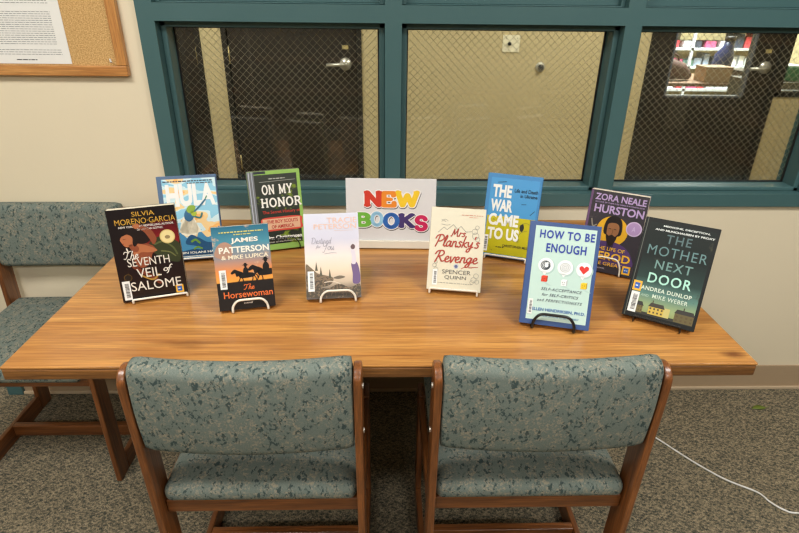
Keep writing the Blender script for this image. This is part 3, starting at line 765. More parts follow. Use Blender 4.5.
F.blob([(.30, .60), (.40, .62), (.58, .57), (.64, .53), (.52, .52), (.40, .53), (.30, .50)], SK, k=4)
F.blob([(.28, .78), (.42, .84), (.58, .78), (.60, .68), (.48, .62), (.34, .64), (.26, .70)], HR, k=4)
F.blob([(.13, .685), (.165, .72), (.24, .745), (.31, .73), (.33, .67), (.30, .62), (.22, .60), (.175, .615), (.155, .64), (.14, .66)], SK, k=5)
F.blob([(.17, .72), (.22, .775), (.34, .80), (.42, .74), (.40, .66), (.33, .60), (.30, .63), (.31, .70), (.24, .735)], HR, k=6)
F.line([(.175, .688), (.195, .685), (.21, .69)], .0008, (70, 36, 26), k=7); F.line([(.155, .636), (.175, .640)], .0012, (130, 36, 34), k=7)
F.blob([(.24, .62), (.33, .62), (.38, .58), (.35, .54), (.28, .55)], SK2, k=5)
F.blob([(.36, .80), (.44, .83), (.60, .76), (.66, .66), (.60, .60), (.56, .66), (.50, .74), (.42, .785)], SK2, k=6)
F.blob([(.34, .82), (.42, .84), (.44, .80), (.38, .785)], SK, k=7)
F.line([(.26, .38), (.4, .3), (.52, .24), (.6, .18)], .009, (120, 56, 34), k=3)
F.line([(.34, .28), (.5, .22), (.6, .27)], .004, (170, 130, 60), k=4)
F.line([(.2, .585), (.215, .54)], .003, (225, 215, 200), k=5)
F.text('SILVIA', .36, .69, .915, .965, (206, 158, 60), 'author_text', 0)
F.text('MORENO·GARCIA', .10, .985, .835, .895, (206, 158, 60), 'author_text', 0)
F.text('NEW YORK TIMES BESTSELLING AUTHOR', .14, .95, .800, .822, (225, 215, 205), 'small_text', .02)
F.text('OF MEXICAN GOTHIC', .40, .78, .765, .787, (225, 215, 205), 'small_text', .02)
F.disc(.825, .67, .115, (216, 190, 120), k=5); F.disc(.825, .67, .1, (232, 212, 150), k=6)
F.disc(.825, .665, .04, (150, 130, 90), k=7, ry=.03)
F.script('The', .13, .36, .47, .56, (235, 228, 215), w=.1, k=8)
F.text('SEVENTH', .17, .80, .385, .475, (228, 220, 206), k=8)
F.text('VEIL', .28, .64, .255, .355, (228, 220, 206), k=8)
F.script('of', .68, .83, .27, .37, (235, 228, 215), w=.12, k=8)
F.text('SALOME', .16, .92, .115, .215, (228, 220, 206), k=8)
F.disc(.14, .27, .06, (96, 70, 30), k=4); F.disc(.14, .27, .05, (34, 26, 22), k=5)
F.barcode(.035, .15, .025, .235); F.sticker(.82, .94, .035, .125); F.build(bk)
easel(SP['salome'], .026, 'bar', M['white'], 'white wire stand under the black paperback with gold lettering', half=.062, off=.010, r=.0026)

# --- tall hardcover with patchy sky blue and orange cover
t = NT('cover_sky_patches'); vv = t.coords((1, 1, 2.2), (0, 0, 0))
c = t.ramp(t.noise(vv, 14, 1, .4, .6), [(.36, rgb(146, 200, 222)), (.46, rgb(205, 228, 232)), (.53, rgb(240, 206, 150)), (.62, rgb(240, 178, 104))], 'CONSTANT')
SKY = t.bsdf(c, .25, coat=.4)
bk, F = book('hardcover_book', SP['hula'], .027, True, ink((88, 112, 142), .3), ink((76, 98, 130)),
    'hardcover with patchy sky blue and orange cover and big pale letters, back row at left')
F.rect(.08, .985, .045, .965, SKY, k=1)
F.rect(.08, .985, .035, .05, (236, 236, 230), k=2)
F.blob([(.09, .06), (.98, .06), (.98, .38), (.86, .30), (.74, .26), (.62, .34), (.5, .2), (.3, .34), (.15, .42), (.09, .35)], (70, 138, 178), k=2)
F.blob([(.3, .33), (.46, .28), (.6, .33), (.56, .5), (.45, .56), (.34, .47)], (240, 232, 208), k=3)
F.poly([(.27, .34), (.44, .31), (.66, .33), (.60, .42), (.53, .50), (.42, .51)], (240, 230, 204), k=3)
F.blob([(.36, .20), (.55, .16), (.66, .10), (.9, .12), (.97, .2), (.75, .2), (.6, .26), (.46, .3)], (38, 84, 124), k=4)
F.poly([(.09, .05), (.985, .05), (.985, .12), (.8, .09), (.5, .13), (.2, .1), (.09, .13)], (34, 70, 104), k=5)
F.text('HULA', .13, .96, .64, .905, (236, 236, 232), k=4, bold=.05)
F.blob([(.40, .56), (.47, .62), (.53, .60), (.56, .52), (.48, .46), (.40, .49)], (56, 104, 140), k=6)
F.blob([(.44, .60), (.50, .65), (.60, .64), (.56, .57), (.48, .56)], (140, 170, 64), k=7)
F.disc(.56, .555, .05, (170, 186, 60), k=7)
F.line([(.58, .58), (.68, .64), (.78, .71)], .0045, (50, 110, 140), k=7); F.line([(.77, .70), (.81, .75)], .003, (60, 140, 100), k=7)
F.line([(.56, .52), (.66, .50), (.70, .55)], .005, (60, 120, 120), k=6)
F.line([(.47, .22), (.54, .24), (.6, .2)], .006, (110, 150, 60), k=6); F.line([(.5, .13), (.56, .15), (.63, .13)], .005, (110, 150, 60), k=6)
F.tiny(.10, .93, .93, .943, (60, 66, 80)); F.tiny(.5, .93, .905, .915, (60, 66, 80))
F.text('JASMIN IOLANI HAKES', .12, .97, .065, .10, (244, 240, 226), 'author_text', .02, k=7); F.build(bk)
easel(SP['hula'], .027, 'bar', M['white'], 'white wire stand under the sky blue and orange hardcover', half=.05, r=.0024)

# --- sunset paperback with riders
bk, F = book('paperback_book', SP['horsewoman'], .024, False, grad('cover_sunset', [(0, (28, 22, 20)), (.33, (46, 26, 18)), (.345, (236, 160, 70)), (.47, (224, 140, 78)), (.62, (150, 140, 140)), (.8, (74, 140, 160)), (1, (40, 104, 130))], .035, 22, ncol=((206, 172, 140), 20, .57)), ink((40, 70, 90)),
    'paperback with two black horse riders under a blue and orange sky')
F.rect(0, 1, 0, .335, (28, 22, 20), k=1)
F.blob([(.02, .66), (.08, .78), (.22, .82), (.34, .76), (.32, .66), (.2, .62)], (176, 136, 116), k=1)
def horse(u, v, s):
    B = (20, 16, 14)
    P = lambda L: [(u + a * s, v + b * s) for a, b in L]
    F.blob(P([(-.02, .10), (.12, .115), (.26, .105), (.28, .06), (.14, .045), (.0, .05)]), B, k=3)
    F.blob(P([(-.02, .08), (.06, .115), (-.04, .15), (-.10, .165), (-.17, .125), (-.15, .105), (-.09, .115), (-.07, .07)]), B, k=3)
    for a, b in (((.0, .07), (-.04, -.0)), ((.03, .06), (.05, -.01)), ((.24, .07), (.22, -.01)), ((.27, .07), (.31, .0))): F.line(P([a, ((a[0] + b[0]) / 2 + .012, (a[1] + b[1]) / 2), b]), .0022, B, k=3)
    F.line(P([(.27, .09), (.33, .07), (.34, .03)]), .0025, B, k=3)
    F.blob(P([(.07, .105), (.16, .11), (.165, .16), (.12, .19), (.075, .16)]), B, k=4); F.disc(u + .12 * s, v + .205 * s, .028 * s, B, k=4); F.poly(P([(.06, .212), (.18, .212), (.15, .222), (.14, .24), (.10, .24), (.09, .222)]), B, k=5)
horse(.42, .335, .92); horse(.76, .34, 1.12)
F.tiny(.13, .9, .925, .938, (220, 206, 110)); F.tiny(.38, .68, .895, .905, (220, 206, 110))
F.text('JAMES', .32, .80, .79, .86, (242, 236, 222), 'author_text', .03); F.text('PATTERSON', .10, .98, .685, .76, (242, 236, 222), 'author_text', .03)
F.text('& MIKE LUPICA', .13, .96, .61, .66, (240, 226, 200), 'author_text', .025)
F.script('The', .46, .66, .235, .305, (226, 110, 54), w=.13); F.text('Horsewoman', .10, .97, .145, .225, (226, 110, 54), bold=.01)
F.text('a novel', .44, .60, .065, .09, (235, 225, 215), 'small_text', .02, .3)
F.barcode(.06, .18, .26, .49); F.build(bk)
easel(SP['horsewoman'], .024, 'loop', M['white'], 'white wire stand holding the paperback with two horse riders', half=.041, off=.006, lip=.034, r=.0028)

# --- dark green hardcover with serif title
GRN = grad('cover_forest', [(0, (38, 42, 36)), (.5, (44, 50, 44)), (1, (60, 64, 56))], .2, 20, ncol=((120, 140, 44), 26, .6))
bk, F = book('hardcover_book', SP['honor'], .034, True, ink((144, 184, 92), .3), grad('dark_spine', [(0, (60, 52, 44)), (1, (84, 78, 70))], .3, 20),
    'thick hardcover with dark forest cover, lime green edges and white serif title')
F.rect(.0, .935, .075, .955, GRN, k=1); F.rect(0, .13, .0, 1.0, (112, 114, 116), k=2); F.rect(.03, .045, 0, 1, (190, 196, 204), k=3); F.rect(.085, .1, 0, 1, (170, 176, 186), k=3)  # pale upright stripes paint the plastic jacket's sheen beside the spine
F.rect(.13, .35, .965, 1, (48, 52, 60), k=2)
F.tiny(.4, .72, .895, .905, (200, 200, 190)); F.line([(.22, .865), (.9, .875)], .0009, (190, 190, 180), sm=False)
F.slab('ON MY', .25, .83, .705, .83, (240, 236, 226), w=.19); F.slab('HONOR', .21, .985, .545, .665, (240, 236, 226), w=.19)
F.text('The Secret History of', .22, .94, .455, .505, (196, 62, 50), 'subtitle_text', .01)
F.blob([(.19, .25), (.5, .245), (.93, .25), (.955, .33), (.935, .41), (.5, .42), (.2, .41), (.175, .33)], (206, 74, 60), k=3)
F.rect(.2, .92, .265, .40, (216, 172, 138), k=4)
F.text('THE BOY SCOUTS', .28, .88, .34, .385, (176, 50, 44), 'subtitle_text', .025); F.text('OF AMERICA', .36, .80, .275, .32, (176, 50, 44), 'subtitle_text', .025)
F.text('Kim Christensen', .22, .93, .135, .185, (238, 236, 228), 'author_text', .03)
F.text('Winner of the Pulitzer Prize', .2, .9, .095, .115, (220, 220, 210), 'small_text', .01); F.build(bk)
easel(SP['honor'], .034, 'loop', M['black'], 'black wire stand holding the dark forest hardcover with white serif title', half=.054, off=.001, lip=.044, r=.0016)

# --- pale paperback with a woman by the shore
bk, F = book('paperback_book', SP['peterson'], .022, False, grad('cover_shore', [(0, (96, 84, 78)), (.12, (130, 116, 100)), (.2, (196, 176, 152)), (.34, (226, 204, 180)), (.5, (228, 214, 206)), (.7, (200, 198, 212)), (1, (208, 208, 222))], .06, 16), ink((190, 185, 190)),
    'pale pastel paperback with a woman in purple standing on a shore')
BR = grad('rocks_print', [(.1, (74, 66, 54)), (.35, (132, 110, 88)), (.6, (96, 88, 66)), (.9, (168, 144, 116))], 2.0, 150)
F.blob([(.01, .4), (.1, .37), (.22, .30), (.38, .27), (.5, .24), (.46, .17), (.3, .14), (.01, .15)], BR, k=2)
F.blob([(.01, .02), (.98, .02), (.98, .16), (.8, .12), (.6, .17), (.4, .12), (.2, .14), (.01, .12)], BR, k=2)
F.blob([(.5, .24), (.62, .265), (.72, .245), (.6, .225)], (110, 98, 82), k=3)
for u, v in ((.2, .4), (.28, .34), (.44, .31)): F.poly([(u - .025, v - .07), (u + .025, v - .07), (u, v + .04)], (88, 84, 66), k=3)
F.line([(.34, .19), (.48, .2), (.62, .17)], .002, (216, 200, 180), k=3)
F.blob([(.84, .40), (.93, .42), (.98, .34), (.99, .18), (.86, .17), (.86, .28)], (108, 84, 128), k=4)
F.blob([(.84, .56), (.9, .565), (.93, .48), (.92, .40), (.85, .40), (.86, .48)], (214, 204, 214), k=5)
F.blob([(.84, .60), (.88, .63), (.92, .61), (.91, .575), (.86, .57)], (100, 74, 74), k=6)
F.text('TRACIE', .42, .97, .885, .95, (232, 190, 166), 'author_text', 0); F.text('PETERSON', .18, .96, .815, .875, (232, 190, 166), 'author_text', 0)
F.line([(.55, .795), (.9, .795)], .0008, (220, 190, 180), sm=False)
F.script('Destined', .13, .50, .645, .72, (150, 146, 158), w=.06); F.script('for', .20, .30, .585, .63, (150, 146, 158), w=.08); F.script('You', .32, .54, .54, .65, (150, 146, 158), w=.06)
F.line([(.36, .525), (.5, .535), (.58, .53)], .0008, (150, 146, 158))
F.barcode(.04, .155, .09, .325); F.build(bk)
easel(SP['peterson'], .022, 'loop', M['white'], 'white wire stand holding the pale pastel paperback', half=.043, off=.010, lip=.034, r=.0028)

# --- white sign
X, Y, a, tl, w, h = SP['sign']
sg = thing('new_books_sign', 'white tabletop sign with NEW BOOKS in rainbow letters', 'sign', (X, Y, TT + .0005)); sg.rotation_euler = (R(-tl), 0, R(a))
SWH = flat('sign_white', (220, 218, 218), .35)
m = MB(); m.box(-w / 2, w / 2, 0, .003, .0, h, SWH); m.build('panel', sg, bevel=.0008)
m = MB(); m.box(-w / 2 + .001, w / 2 - .004, -.010, -.0002, .002, .026, flat('clear_ledge', (226, 218, 202), .15)); m.build('front_ledge', sg, bevel=.002)
m = MB(); m.prism([(.0035, .004), (.075, .010), (.0745, .013), (.0035, .006)], -w / 2 + .01, w / 2 - .01, SWH); m.build('foot', sg)
F = Face(w, h)
def bub(chs, cols, xs_, z0s, hs, wd):
    for ch_, c_, (u0, u1), v0, hh, w_ in zip(chs, cols, xs_, z0s, hs, wd):
        vs, fs = strokes(ch_, SLAB, w_, 0); 
        big = strokes(ch_, SLAB, w_ + .13, 0)
        F.fit('lettering', (big[0], big[1]), u0 + .004, u1 + .004, v0 - .012, v0 + hh - .012, ink((40, 38, 40)), 2, ref=vs, lift=True)
        F.fit('lettering', (big[0], big[1]), u0, u1, v0, v0 + hh, ink((240, 236, 232)), 3, ref=vs, lift=True)
        F.fit('lettering', (vs, fs), u0, u1, v0, v0 + hh, ink(c_), 4, lift=True)
bub('NEW', [(206, 62, 46), (232, 138, 48), (240, 200, 50)], [(.20, .40), (.39, .565), (.545, .82)], [.60, .595, .60], [.235, .235, .24], [.30, .29, .29])
bub('BOOKS', [(112, 178, 66), (150, 198, 226), (48, 104, 180), (70, 56, 112), (204, 40, 92)], [(.10, .285), (.27, .42), (.41, .60), (.585, .775), (.765, .92)], [.31, .315, .285, .30, .255], [.215, .225, .24, .22, .24], [.31, .29, .30, .30, .31])
F.build(sg)

# --- cream hardcover with red handwriting
bk, F = book('hardcover_book', SP['plansky'], .026, True, ink((222, 214, 190), .35), ink((212, 202, 176)),
    'cream hardcover with red handwritten title and grey doodles')
G = (150, 148, 138); RD = (172, 56, 42)
F.line([(.15, .70), (.25, .765), (.31, .735), (.42, .80), (.5, .745), (.56, .785), (.66, .72), (.76, .73)], .0013, G, sm=False)
for c_ in (((.2, .83), (.26, .86), (.32, .84)), ((.2, .855), (.28, .83)), ((.2, .8), (.3, .79), (.36, .8))): F.line(list(c_), .001, G)
for q in ((.82, .73, .05), (.86, .78, .035), (.84, .68, .06), (.88, .64, .04), (.14, .34, .03), (.12, .30, .035), (.15, .25, .04), (.86, .15, .05), (.9, .2, .045), (.83, .12, .035), (.92, .13, .04)):
    F.line(arc(q[0], q[1], q[2], q[2] * .65, 0, 360, 12), .0009, G, sm=False)
F.tiny(.56, .95, .918, .924, (206, 120, 96)); F.tiny(.7, .86, .895, .90, (206, 120, 96))
F.script('Mrs', .38, .66, .655, .755, RD, w=.13); F.script("Plansky's", .10, .93, .475, .68, RD, w=.115); F.script('Revenge', .11, .92, .29, .49, RD, w=.115)
F.line([(.62, .275), (.7, .30), (.92, .305)], .0016, RD)
F.disc(.52, .30, .03, (96, 104, 140), k=4); F.disc(.52, .30, .045, (190, 192, 204), k=3)
F.tiny(.75, .84, .288, .293, (206, 120, 96)); F.tiny(.4, .7, .41, .415, (220, 180, 160))
F.text('SPENCER', .27, .80, .205, .255, (98, 96, 92), 'author_text', 0); F.text('QUINN', .32, .72, .135, .185, (98, 96, 92), 'author_text', 0)
F.tiny(.2, .84, .09, .096, (150, 148, 140)); F.barcode(.095, .185, .06, .25); F.build(bk)
easel(SP['plansky'], .026, 'bar', M['white'], 'cream wire stand under the cream hardcover', half=.060, r=.0026)

# --- blue and yellow hardcover
YEL = grad('cover_yellow', [(0, (182, 172, 24)), (1, (204, 192, 34))], .5, 20, ncol=((128, 124, 44), 30, .62))
BLU = grad('cover_blue', [(0, (74, 150, 200)), (1, (78, 152, 206))], .5, 20, ncol=((50, 100, 140), 30, .68))
bk, F = book('hardcover_book', SP['war'], .030, True, ink((72, 136, 190), .3), ink((66, 126, 178)),
    'hardcover half sky blue, half yellow, with big white capitals')
F.rect(.07, .96, .50, .955, BLU, k=1); F.rect(.07, .96, .035, .50, YEL, k=1)
for tx, u0, u1, v0, v1 in (('THE', .12, .475, .725, .875), ('WAR', .11, .52, .555, .70), ('CAME', .10, .665, .385, .53), ('TO US', .11, .70, .215, .36)): F.text(tx, u0, u1, v0, v1, (236, 236, 230), bold=.045)
F.text('Life and Death', .52, .95, .80, .845, (24, 54, 74), 'subtitle_text', .02); F.text('in Ukraine', .64, .95, .745, .785, (24, 54, 74), 'subtitle_text', .02)
F.blob([(.70, .41), (.75, .44), (.78, .39), (.75, .34), (.71, .36)], (40, 40, 30), k=3)
F.line([(.55, .34), (.66, .40), (.8, .45), (.92, .42)], .0014, (150, 144, 50)); F.line([(.68, .2), (.72, .32), (.84, .36)], .0014, (150, 144, 50))
F.line([(.2, .90), (.35, .915)], .002, (40, 80, 110)); F.line([(.68, .665), (.76, .67)], .0018, (40, 80, 110)); F.line([(.86, .55), (.93, .6)], .0018, (40, 80, 110))
F.tiny(.3, .45, .12, .13, (60, 58, 34)); F.text('CHRISTOPHER MILLER', .42, .96, .135, .165, (50, 50, 30), 'author_text', .01)
F.barcode(.05, .14, .06, .26); F.build(bk)
easel(SP['war'], .030, 'bar', M['white'], 'white wire stand under the blue and yellow hardcover', half=.058, r=.0026)

# --- blue and mint hardcover
bk, F = book('hardcover_book', SP['enough'], .030, True, ink((66, 90, 140), .3), ink((58, 80, 128)),
    'hardcover with blue border and pale mint front, with three speech bubbles')
F.rect(.085, .945, .05, .96, (196, 222, 212), k=1)
F.text('HOW TO BE', .155, .925, .845, .925, (44, 66, 160), bold=.025, sp=1.15); F.text('ENOUGH', .265, .83, .715, .80, (44, 66, 160), bold=.025, sp=1.1)
for i, u in enumerate((.29, .565, .83)):
    vc = .585 - .004 * i
    F.disc(u + .015, vc - .01, .115, (176, 204, 196), k=2); F.disc(u, vc, .11, (244, 246, 244), k=3); F.poly([(u - .05, vc - .06), (u + .03, vc - .06), (u - .01, vc - .095)], (244, 246, 244), k=3)
for k_ in range(3): F.line(arc(.285 + .006 * k_, .585, .065 - .015 * k_, .042 - .009 * k_, 20 + 60 * k_, 360 + 20 * k_, 16), .0019, (64, 70, 78), sm=False)
for k_ in range(3): F.line(arc(.565, .581, .07 - .024 * k_, .042 - .014 * k_, 0, 360, 18), .0009, (120, 126, 130), sm=False)
F.poly([(.83, .535), (.765, .58), (.763, .60), (.785, .613), (.81, .612), (.83, .595), (.85, .612), (.875, .613), (.897, .60), (.895, .58)], (220, 56, 50), k=5)
for u, v, c_ in ((.29, .455, (226, 70, 44)), (.575, .435, (236, 238, 238)), (.855, .425, (244, 200, 44))):
    d = tuple(int(x * .8) for x in c_)
    F.rect(u - .045, u + .03, v - .03, v + .022, c_, k=4); F.poly([(u - .045, v + .022), (u + .03, v + .022), (u + .045, v + .032), (u - .025, v + .032)], tuple(min(255, int(x * 1.05)) for x in c_), k=4)
    F.poly([(u + .03, v - .03), (u + .045, v - .02), (u + .045, v + .032), (u + .03, v + .022)], d, k=4)
    F.poly([(u - .02, v - .032), (u + .03, v - .032), (u + .11, v - .06), (u + .06, v - .062)], (186, 212, 204), k=2)
    F.disc(u - .022, v + .002, .006, (40, 40, 40), k=5, n=8); F.disc(u + .006, v + .002, .006, (40, 40, 40), k=5, n=8); F.line([(u - .02, v - .014), (u - .008, v - .018), (u + .006, v - .014)], .0006, (40, 40, 40), k=5)
F.text('SELF-ACCEPTANCE', .26, .84, .345, .372, (70, 76, 92), 'subtitle_text', .01, .3, 1.2); F.text('for SELF-CRITICS', .28, .80, .29, .317, (70, 76, 92), 'subtitle_text', .01, .3, 1.1)
F.text('and PERFECTIONISTS', .22, .86, .235, .262, (70, 76, 92), 'subtitle_text', .01, .3, 1.2)
F.text('ELLEN HENDRIKSEN, PH.D.', .16, .92, .135, .17, (50, 100, 170), 'author_text', .02)
F.text('AUTHOR OF HOW TO BE YOURSELF', .24, .84, .085, .103, (60, 120, 170), 'small_text', .01)
F.barcode(.10, .165, .10, .25); F.build(bk)
easel(SP['enough'], .030, 'loop', M['black'], 'black wire stand holding the blue and mint hardcover', half=.046, off=-.001, lip=.042, r=.0034)

# --- dark paperback with purple capitals
bk, F = book('paperback_book', SP['herod'], .030, False, grad('cover_charcoal', [(0, (54, 50, 58)), (1, (66, 62, 66))], .3, 14, ncol=((84, 78, 80), 22, .62)), ink((120, 92, 130)),
    'charcoal paperback with lilac lettering and a bearded man before a yellow disc')
F.rect(0, .045, 0, 1, (108, 80, 116), k=2)
F.disc(.49, .53, .275, (226, 172, 40), k=3)
F.blob([(.34, .56), (.38, .68), (.5, .72), (.62, .68), (.66, .56), (.62, .48), (.38, .48)], (34, 28, 26), k=4)
F.blob([(.40, .57), (.42, .62), (.5, .635), (.58, .62), (.61, .56), (.58, .44), (.5, .38), (.42, .44)], (150, 102, 66), k=5)
F.blob([(.40, .49), (.45, .47), (.5, .49), (.56, .47), (.60, .50), (.57, .40), (.5, .345), (.43, .40)], (40, 30, 26), k=6)
for u in (.45, .54): F.line([(u - .02, .555), (u, .56), (u + .02, .555)], .0014, (30, 22, 20), k=7)
F.line([(.50, .555), (.505, .51), (.49, .505)], .001, (100, 64, 40), k=7)
F.blob([(.12, .30), (.26, .38), (.42, .40), (.58, .40), (.76, .36), (.9, .26), (.9, .12), (.1, .12)], (84, 60, 110), k=4)
F.blob([(.44, .40), (.5, .36), (.56, .40), (.54, .28), (.46, .28)], (52, 38, 70), k=5)
F.poly([(.07, .42), (.13, .54), (.16, .48), (.22, .52), (.19, .42), (.24, .38), (.13, .36)], (186, 186, 186), k=4)
F.line([(.1, .64), (.14, .56), (.2, .58)], .003, (150, 142, 128), k=3)
LI = (186, 160, 204)
F.text('ZORA NEALE', .09, .965, .885, .965, LI, 'author_text', .025); F.text('HURSTON', .11, .965, .735, .835, LI, 'author_text', .025)
F.text('AUTHOR OF THEIR EYES WERE WATCHING GOD', .1, .95, .853, .869, LI, 'small_text', .01)
F.disc(.85, .60, .135, (206, 184, 216), k=5); F.disc(.85, .60, .115, (176, 146, 190), k=6); F.text('A', .82, .88, .57, .63, (206, 184, 216), 'small_text', 0, k=7)
YE = (238, 186, 50)
F.text('THE LIFE OF', .26, .78, .285, .33, YE, 'title_text', .01, k=8); F.text('HEROD', .18, .90, .165, .265, YE, bold=.02, k=8); F.text('THE GREAT', .22, .78, .095, .14, YE, 'title_text', .01, k=8)
F.text('A NOVEL', .3, .5, .045, .062, (200, 190, 200), 'small_text', .01, k=8)
F.sticker(.80, .94, .03, .135); F.build(bk)
easel(SP['herod'], .030, 'loop', M['white'], 'white wire stand holding the charcoal paperback with the yellow disc', half=.036, off=.004, lip=.052)

# --- dark hardcover with yellow houses
bk, F = book('hardcover_book', SP['mother'], .026, True, flat('dark_jacket', (20, 23, 22), .45, spec=.3), ink((18, 20, 19)),
    'dark green hardcover with a row of small yellow houses, at far right')
GR = grad('cover_night_sky', [(0, (140, 150, 92)), (.10, (148, 166, 118)), (.24, (92, 130, 120)), (.40, (42, 62, 58)), (.65, (26, 34, 32)), (1, (30, 36, 34))], .08, 12, .5, coat=.0, spec=.25, ncol=((66, 66, 52), 24, .64))
F.rect(.075, .955, .045, .96, GR, 'cover_sky', 1)
F.rect(.03, .04, .0, 1, (86, 90, 80), k=2)
F.text('MEDICINE, DECEPTION,', .26, .88, .925, .944, (222, 226, 222), 'small_text', .03); F.text('AND MUNCHAUSEN BY PROXY', .16, .955, .885, .904, (222, 226, 222), 'small_text', .03)
F.text('THE', .34, .68, .775, .86, (78, 104, 106), bold=.01, sp=1.2); F.text('MOTHER', .13, .93, .645, .74, (92, 128, 128), bold=0, sp=1.15)
F.text('NEXT', .28, .78, .515, .60, (104, 142, 136), bold=.01, sp=1.2); F.text('DOOR', .23, .82, .37, .47, (170, 222, 204), bold=.015, sp=1.15)
F.text('ANDREA DUNLOP', .17, .86, .29, .33, (214, 228, 210), 'author_text', .02, sp=1.1); F.text('AND', .19, .30, .225, .25, (170, 196, 176), 'author_text', .01); F.text('MIKE WEBER', .35, .83, .225, .265, (214, 228, 210), 'author_text', .005, sp=1.1)
def hs(u0, u1, v0, v1, wc, rc, right):
    F.rect(u0, u1, v0, v1, wc, k=4); F.poly([(u0 - .01, v1), (u1 + .01, v1), (u1 - .02, v1 + .04), (u0 + .02, v1 + .04)], rc, k=5)
    n = 4
    for i in range(n):
        x = u0 + (u1 - u0) * (i + .3) / n
        for z in (v0 + .015, v0 + .05): F.rect(x, x + (u1 - u0) / n * .45, z, z + .018, (86, 70, 34), k=6)
    if right: F.rect(u1, u1 + .08, v0, v1 + .015, (196, 184, 110), k=4)
F.rect(.075, .955, .045, .075, (38, 38, 30), k=3)
hs(.12, .26, .06, .13, (110, 96, 50), (44, 40, 34), False); hs(.34, .55, .065, .14, (206, 176, 72), (60, 52, 40), True); hs(.70, .955, .05, .135, (96, 84, 44), (44, 40, 34), False)
F.rect(.375, .39, .18, .205, (80, 66, 44), k=5); F.rect(.8, .815, .17, .2, (60, 50, 36), k=5)
F.sticker(.055, .175, .265, .365); F.barcode(.06, .175, .05, .255); F.build(bk)
easel(SP['mother'], .026, 'bar', M['black'], 'black wire stand under the dark green hardcover with yellow houses', half=.05, r=.0018)

# ---------------------------------------------------------------- bulletin board
bb = thing('bulletin_board', 'oak framed cork board on the wall left of the windows', 'bulletin board', (0, 0, 0))
bx1, bz0 = -.776, 1.209; bx0, bz1 = -1.70, 1.85; fw = .030; y1 = W - .0005
m = MB(); m.box(bx0 + fw, bx1 - fw, y1 - .012, y1, bz0 + fw, bz1 - fw, M['cork']); m.build('cork_panel', bb)
for z in (bz0, bz1 - fw):
    m = MB(); m.box(bx0, bx1, y1 - .022, y1, z, z + fw, M['boardX']); m.build('frame_rail', bb, bevel=.003)
for x in (bx0, bx1 - fw):
    m = MB(); m.box(x, x + fw, y1 - .0215, y1, bz0 + fw, bz1 - fw, M['boardZ']); m.build('frame_stile', bb, bevel=.003)
pn = thing('push_pin', 'small clear push pin in the lower right of the cork board', 'push pin', (-.825, y1 - .012, 1.256))
m = MB(); m.tube([(0, 0, 0), (0, -.003, .0), (.004, -.008, -.003), (.006, -.012, -.005)], [.004, .002, .002, .0035], M['paper'], 8); m.build('head', pn)
nt = thing('notice_sheet', 'white printed notice pinned to the cork board', 'notice', (-1.12, y1 - .0127, 1.243))
m = MB(); m.box(-.18, .18, -.0006, 0, 0, .28, M['paper']); m.build('sheet', nt)
m = MB(); INK = ink((90, 92, 98))
def row(x0, x1, z, h=.0012, mat=INK):
    x = x0
    while x < x1:
        l = random.uniform(.004, .016); m.box(x, min(x + l, x1), -.0009, -.0006, z, z + h, mat); x += l + .0025
for k in range(16): row(-.02 + random.uniform(0, .005), .150, .055 + k * .0058)
for k in range(16): row(-.172, -.035, .055 + k * .0058)
for k in range(3): row(-.17, .158, .026 + k * .0062)
for k in range(4): row(-.165, .15, .165 + k * .0065)
row(-.075, .03, .197, .003, ink((40, 40, 46))); row(-.05, .01, .187, .003, ink((40, 40, 46))); row(.02, .08, .010, .0026, ink((60, 60, 66)))
for k in range(8): row(-.16, .15, .215 + k * .0065)
m.build('printed_lines', nt, fix=False)

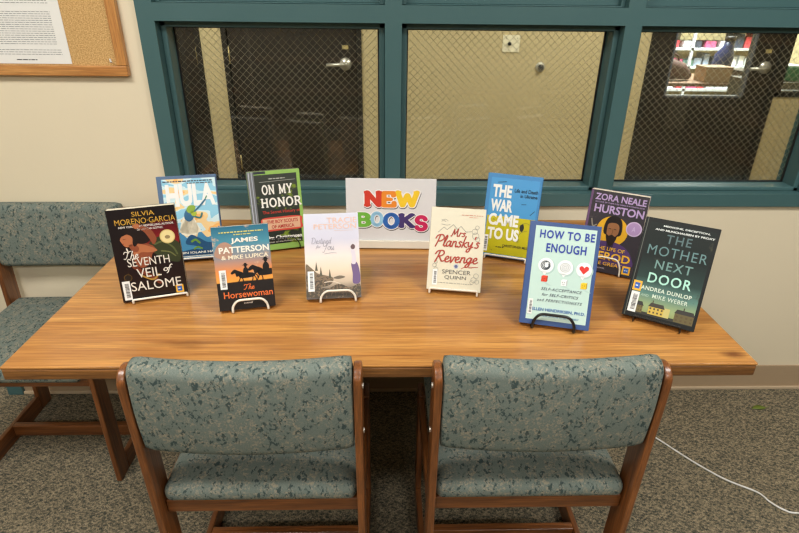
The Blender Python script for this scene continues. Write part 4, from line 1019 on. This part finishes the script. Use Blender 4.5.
# ---------------------------------------------------------------- cord and leaf
cu = [(.56, 1.79), (.70, 1.77), (.84, 1.68), (.93, 1.585)] + [(.985, 1.514), (1.03, 1.447), (1.078, 1.38), (1.134, 1.318), (1.207, 1.266), (1.225, 1.227), (1.251, 1.196), (1.29, 1.184)] + [(1.45, 1.19), (1.9, 1.3)]
m = MB(); m.tube([(p[0], p[1], .0036) for p in smooth([tuple(q) for q in cu], 6)], .0028, flat('white_cord', (232, 230, 224), .5), 8)
tag(m.build('power_cord'), 'white power cord trailing across the carpet at right', 'cord')
lf = thing('leaf', 'small green leaf lying on the carpet by the wall at right', 'leaf', (1.463, 1.672, .002), .1)
m = MB(); n = 10; vs = []
for i in range(n + 1):
    t_ = i / n; x = -.03 + .06 * t_; hw = .0115 * sin(pi * t_) ** .8 + .0003
    vs += [(x, -hw, .001 + .004 * sin(pi * t_)), (x, 0, .002 + .002 * sin(pi * t_)), (x, hw, .001 + .005 * sin(pi * t_))]
fs = []
for i in range(n): fs += [(i * 3, i * 3 + 3, i * 3 + 4, i * 3 + 1), (i * 3 + 1, i * 3 + 4, i * 3 + 5, i * 3 + 2)]
m.add(vs, fs, flat('leaf_green', (98, 114, 36), .5), True); o = m.build('blade', lf); o.modifiers.new('s', 'SOLIDIFY').thickness = .0006
m = MB(); m.tube([(.029, 0, .002), (.038, .002, .0015), (.045, .001, .001)], .0007, flat('leaf_stem', (140, 150, 60), .5), 6); m.build('stem', lf)

# ---------------------------------------------------------------- camera and view
cam = bpy.data.cameras.new('camera'); co = bpy.data.objects.new('camera', cam); COL.objects.link(co)
th, ps, ro, f = .4565, .0292, .0120, 555.03
cam.sensor_width = 36; cam.lens = f / 799 * 36; cam.clip_start = .05
fw_ = Vector((sin(ps) * cos(th), cos(ps) * cos(th), -sin(th))); rt = Vector((cos(ps), -sin(ps), 0)); up = rt.cross(fw_)
r2 = rt * cos(ro) + up * sin(ro); u2 = -rt * sin(ro) + up * cos(ro)
mt = Matrix((r2, u2, -fw_)).transposed().to_4x4(); mt.translation = (0, 0, CAM_Z); co.matrix_world = mt
S.camera = co
wd = bpy.data.worlds.new('world'); S.world = wd; wd.use_nodes = True
wd.node_tree.nodes['Background'].inputs[0].default_value = (.9, .85, .75, 1); wd.node_tree.nodes['Background'].inputs[1].default_value = .05
S.view_settings.view_transform = 'Standard'; S.view_settings.look = 'None'; S.view_settings.exposure = 0.0; S.view_settings.gamma = 1
S.view_settings.use_curve_mapping = False
S.cycles.max_bounces = 8; S.cycles.transparent_max_bounces = 24; S.cycles.sample_clamp_indirect = 4
S.cycles.filter_width = 1.35
S.cycles.denoising_prefilter = 'ACCURATE'
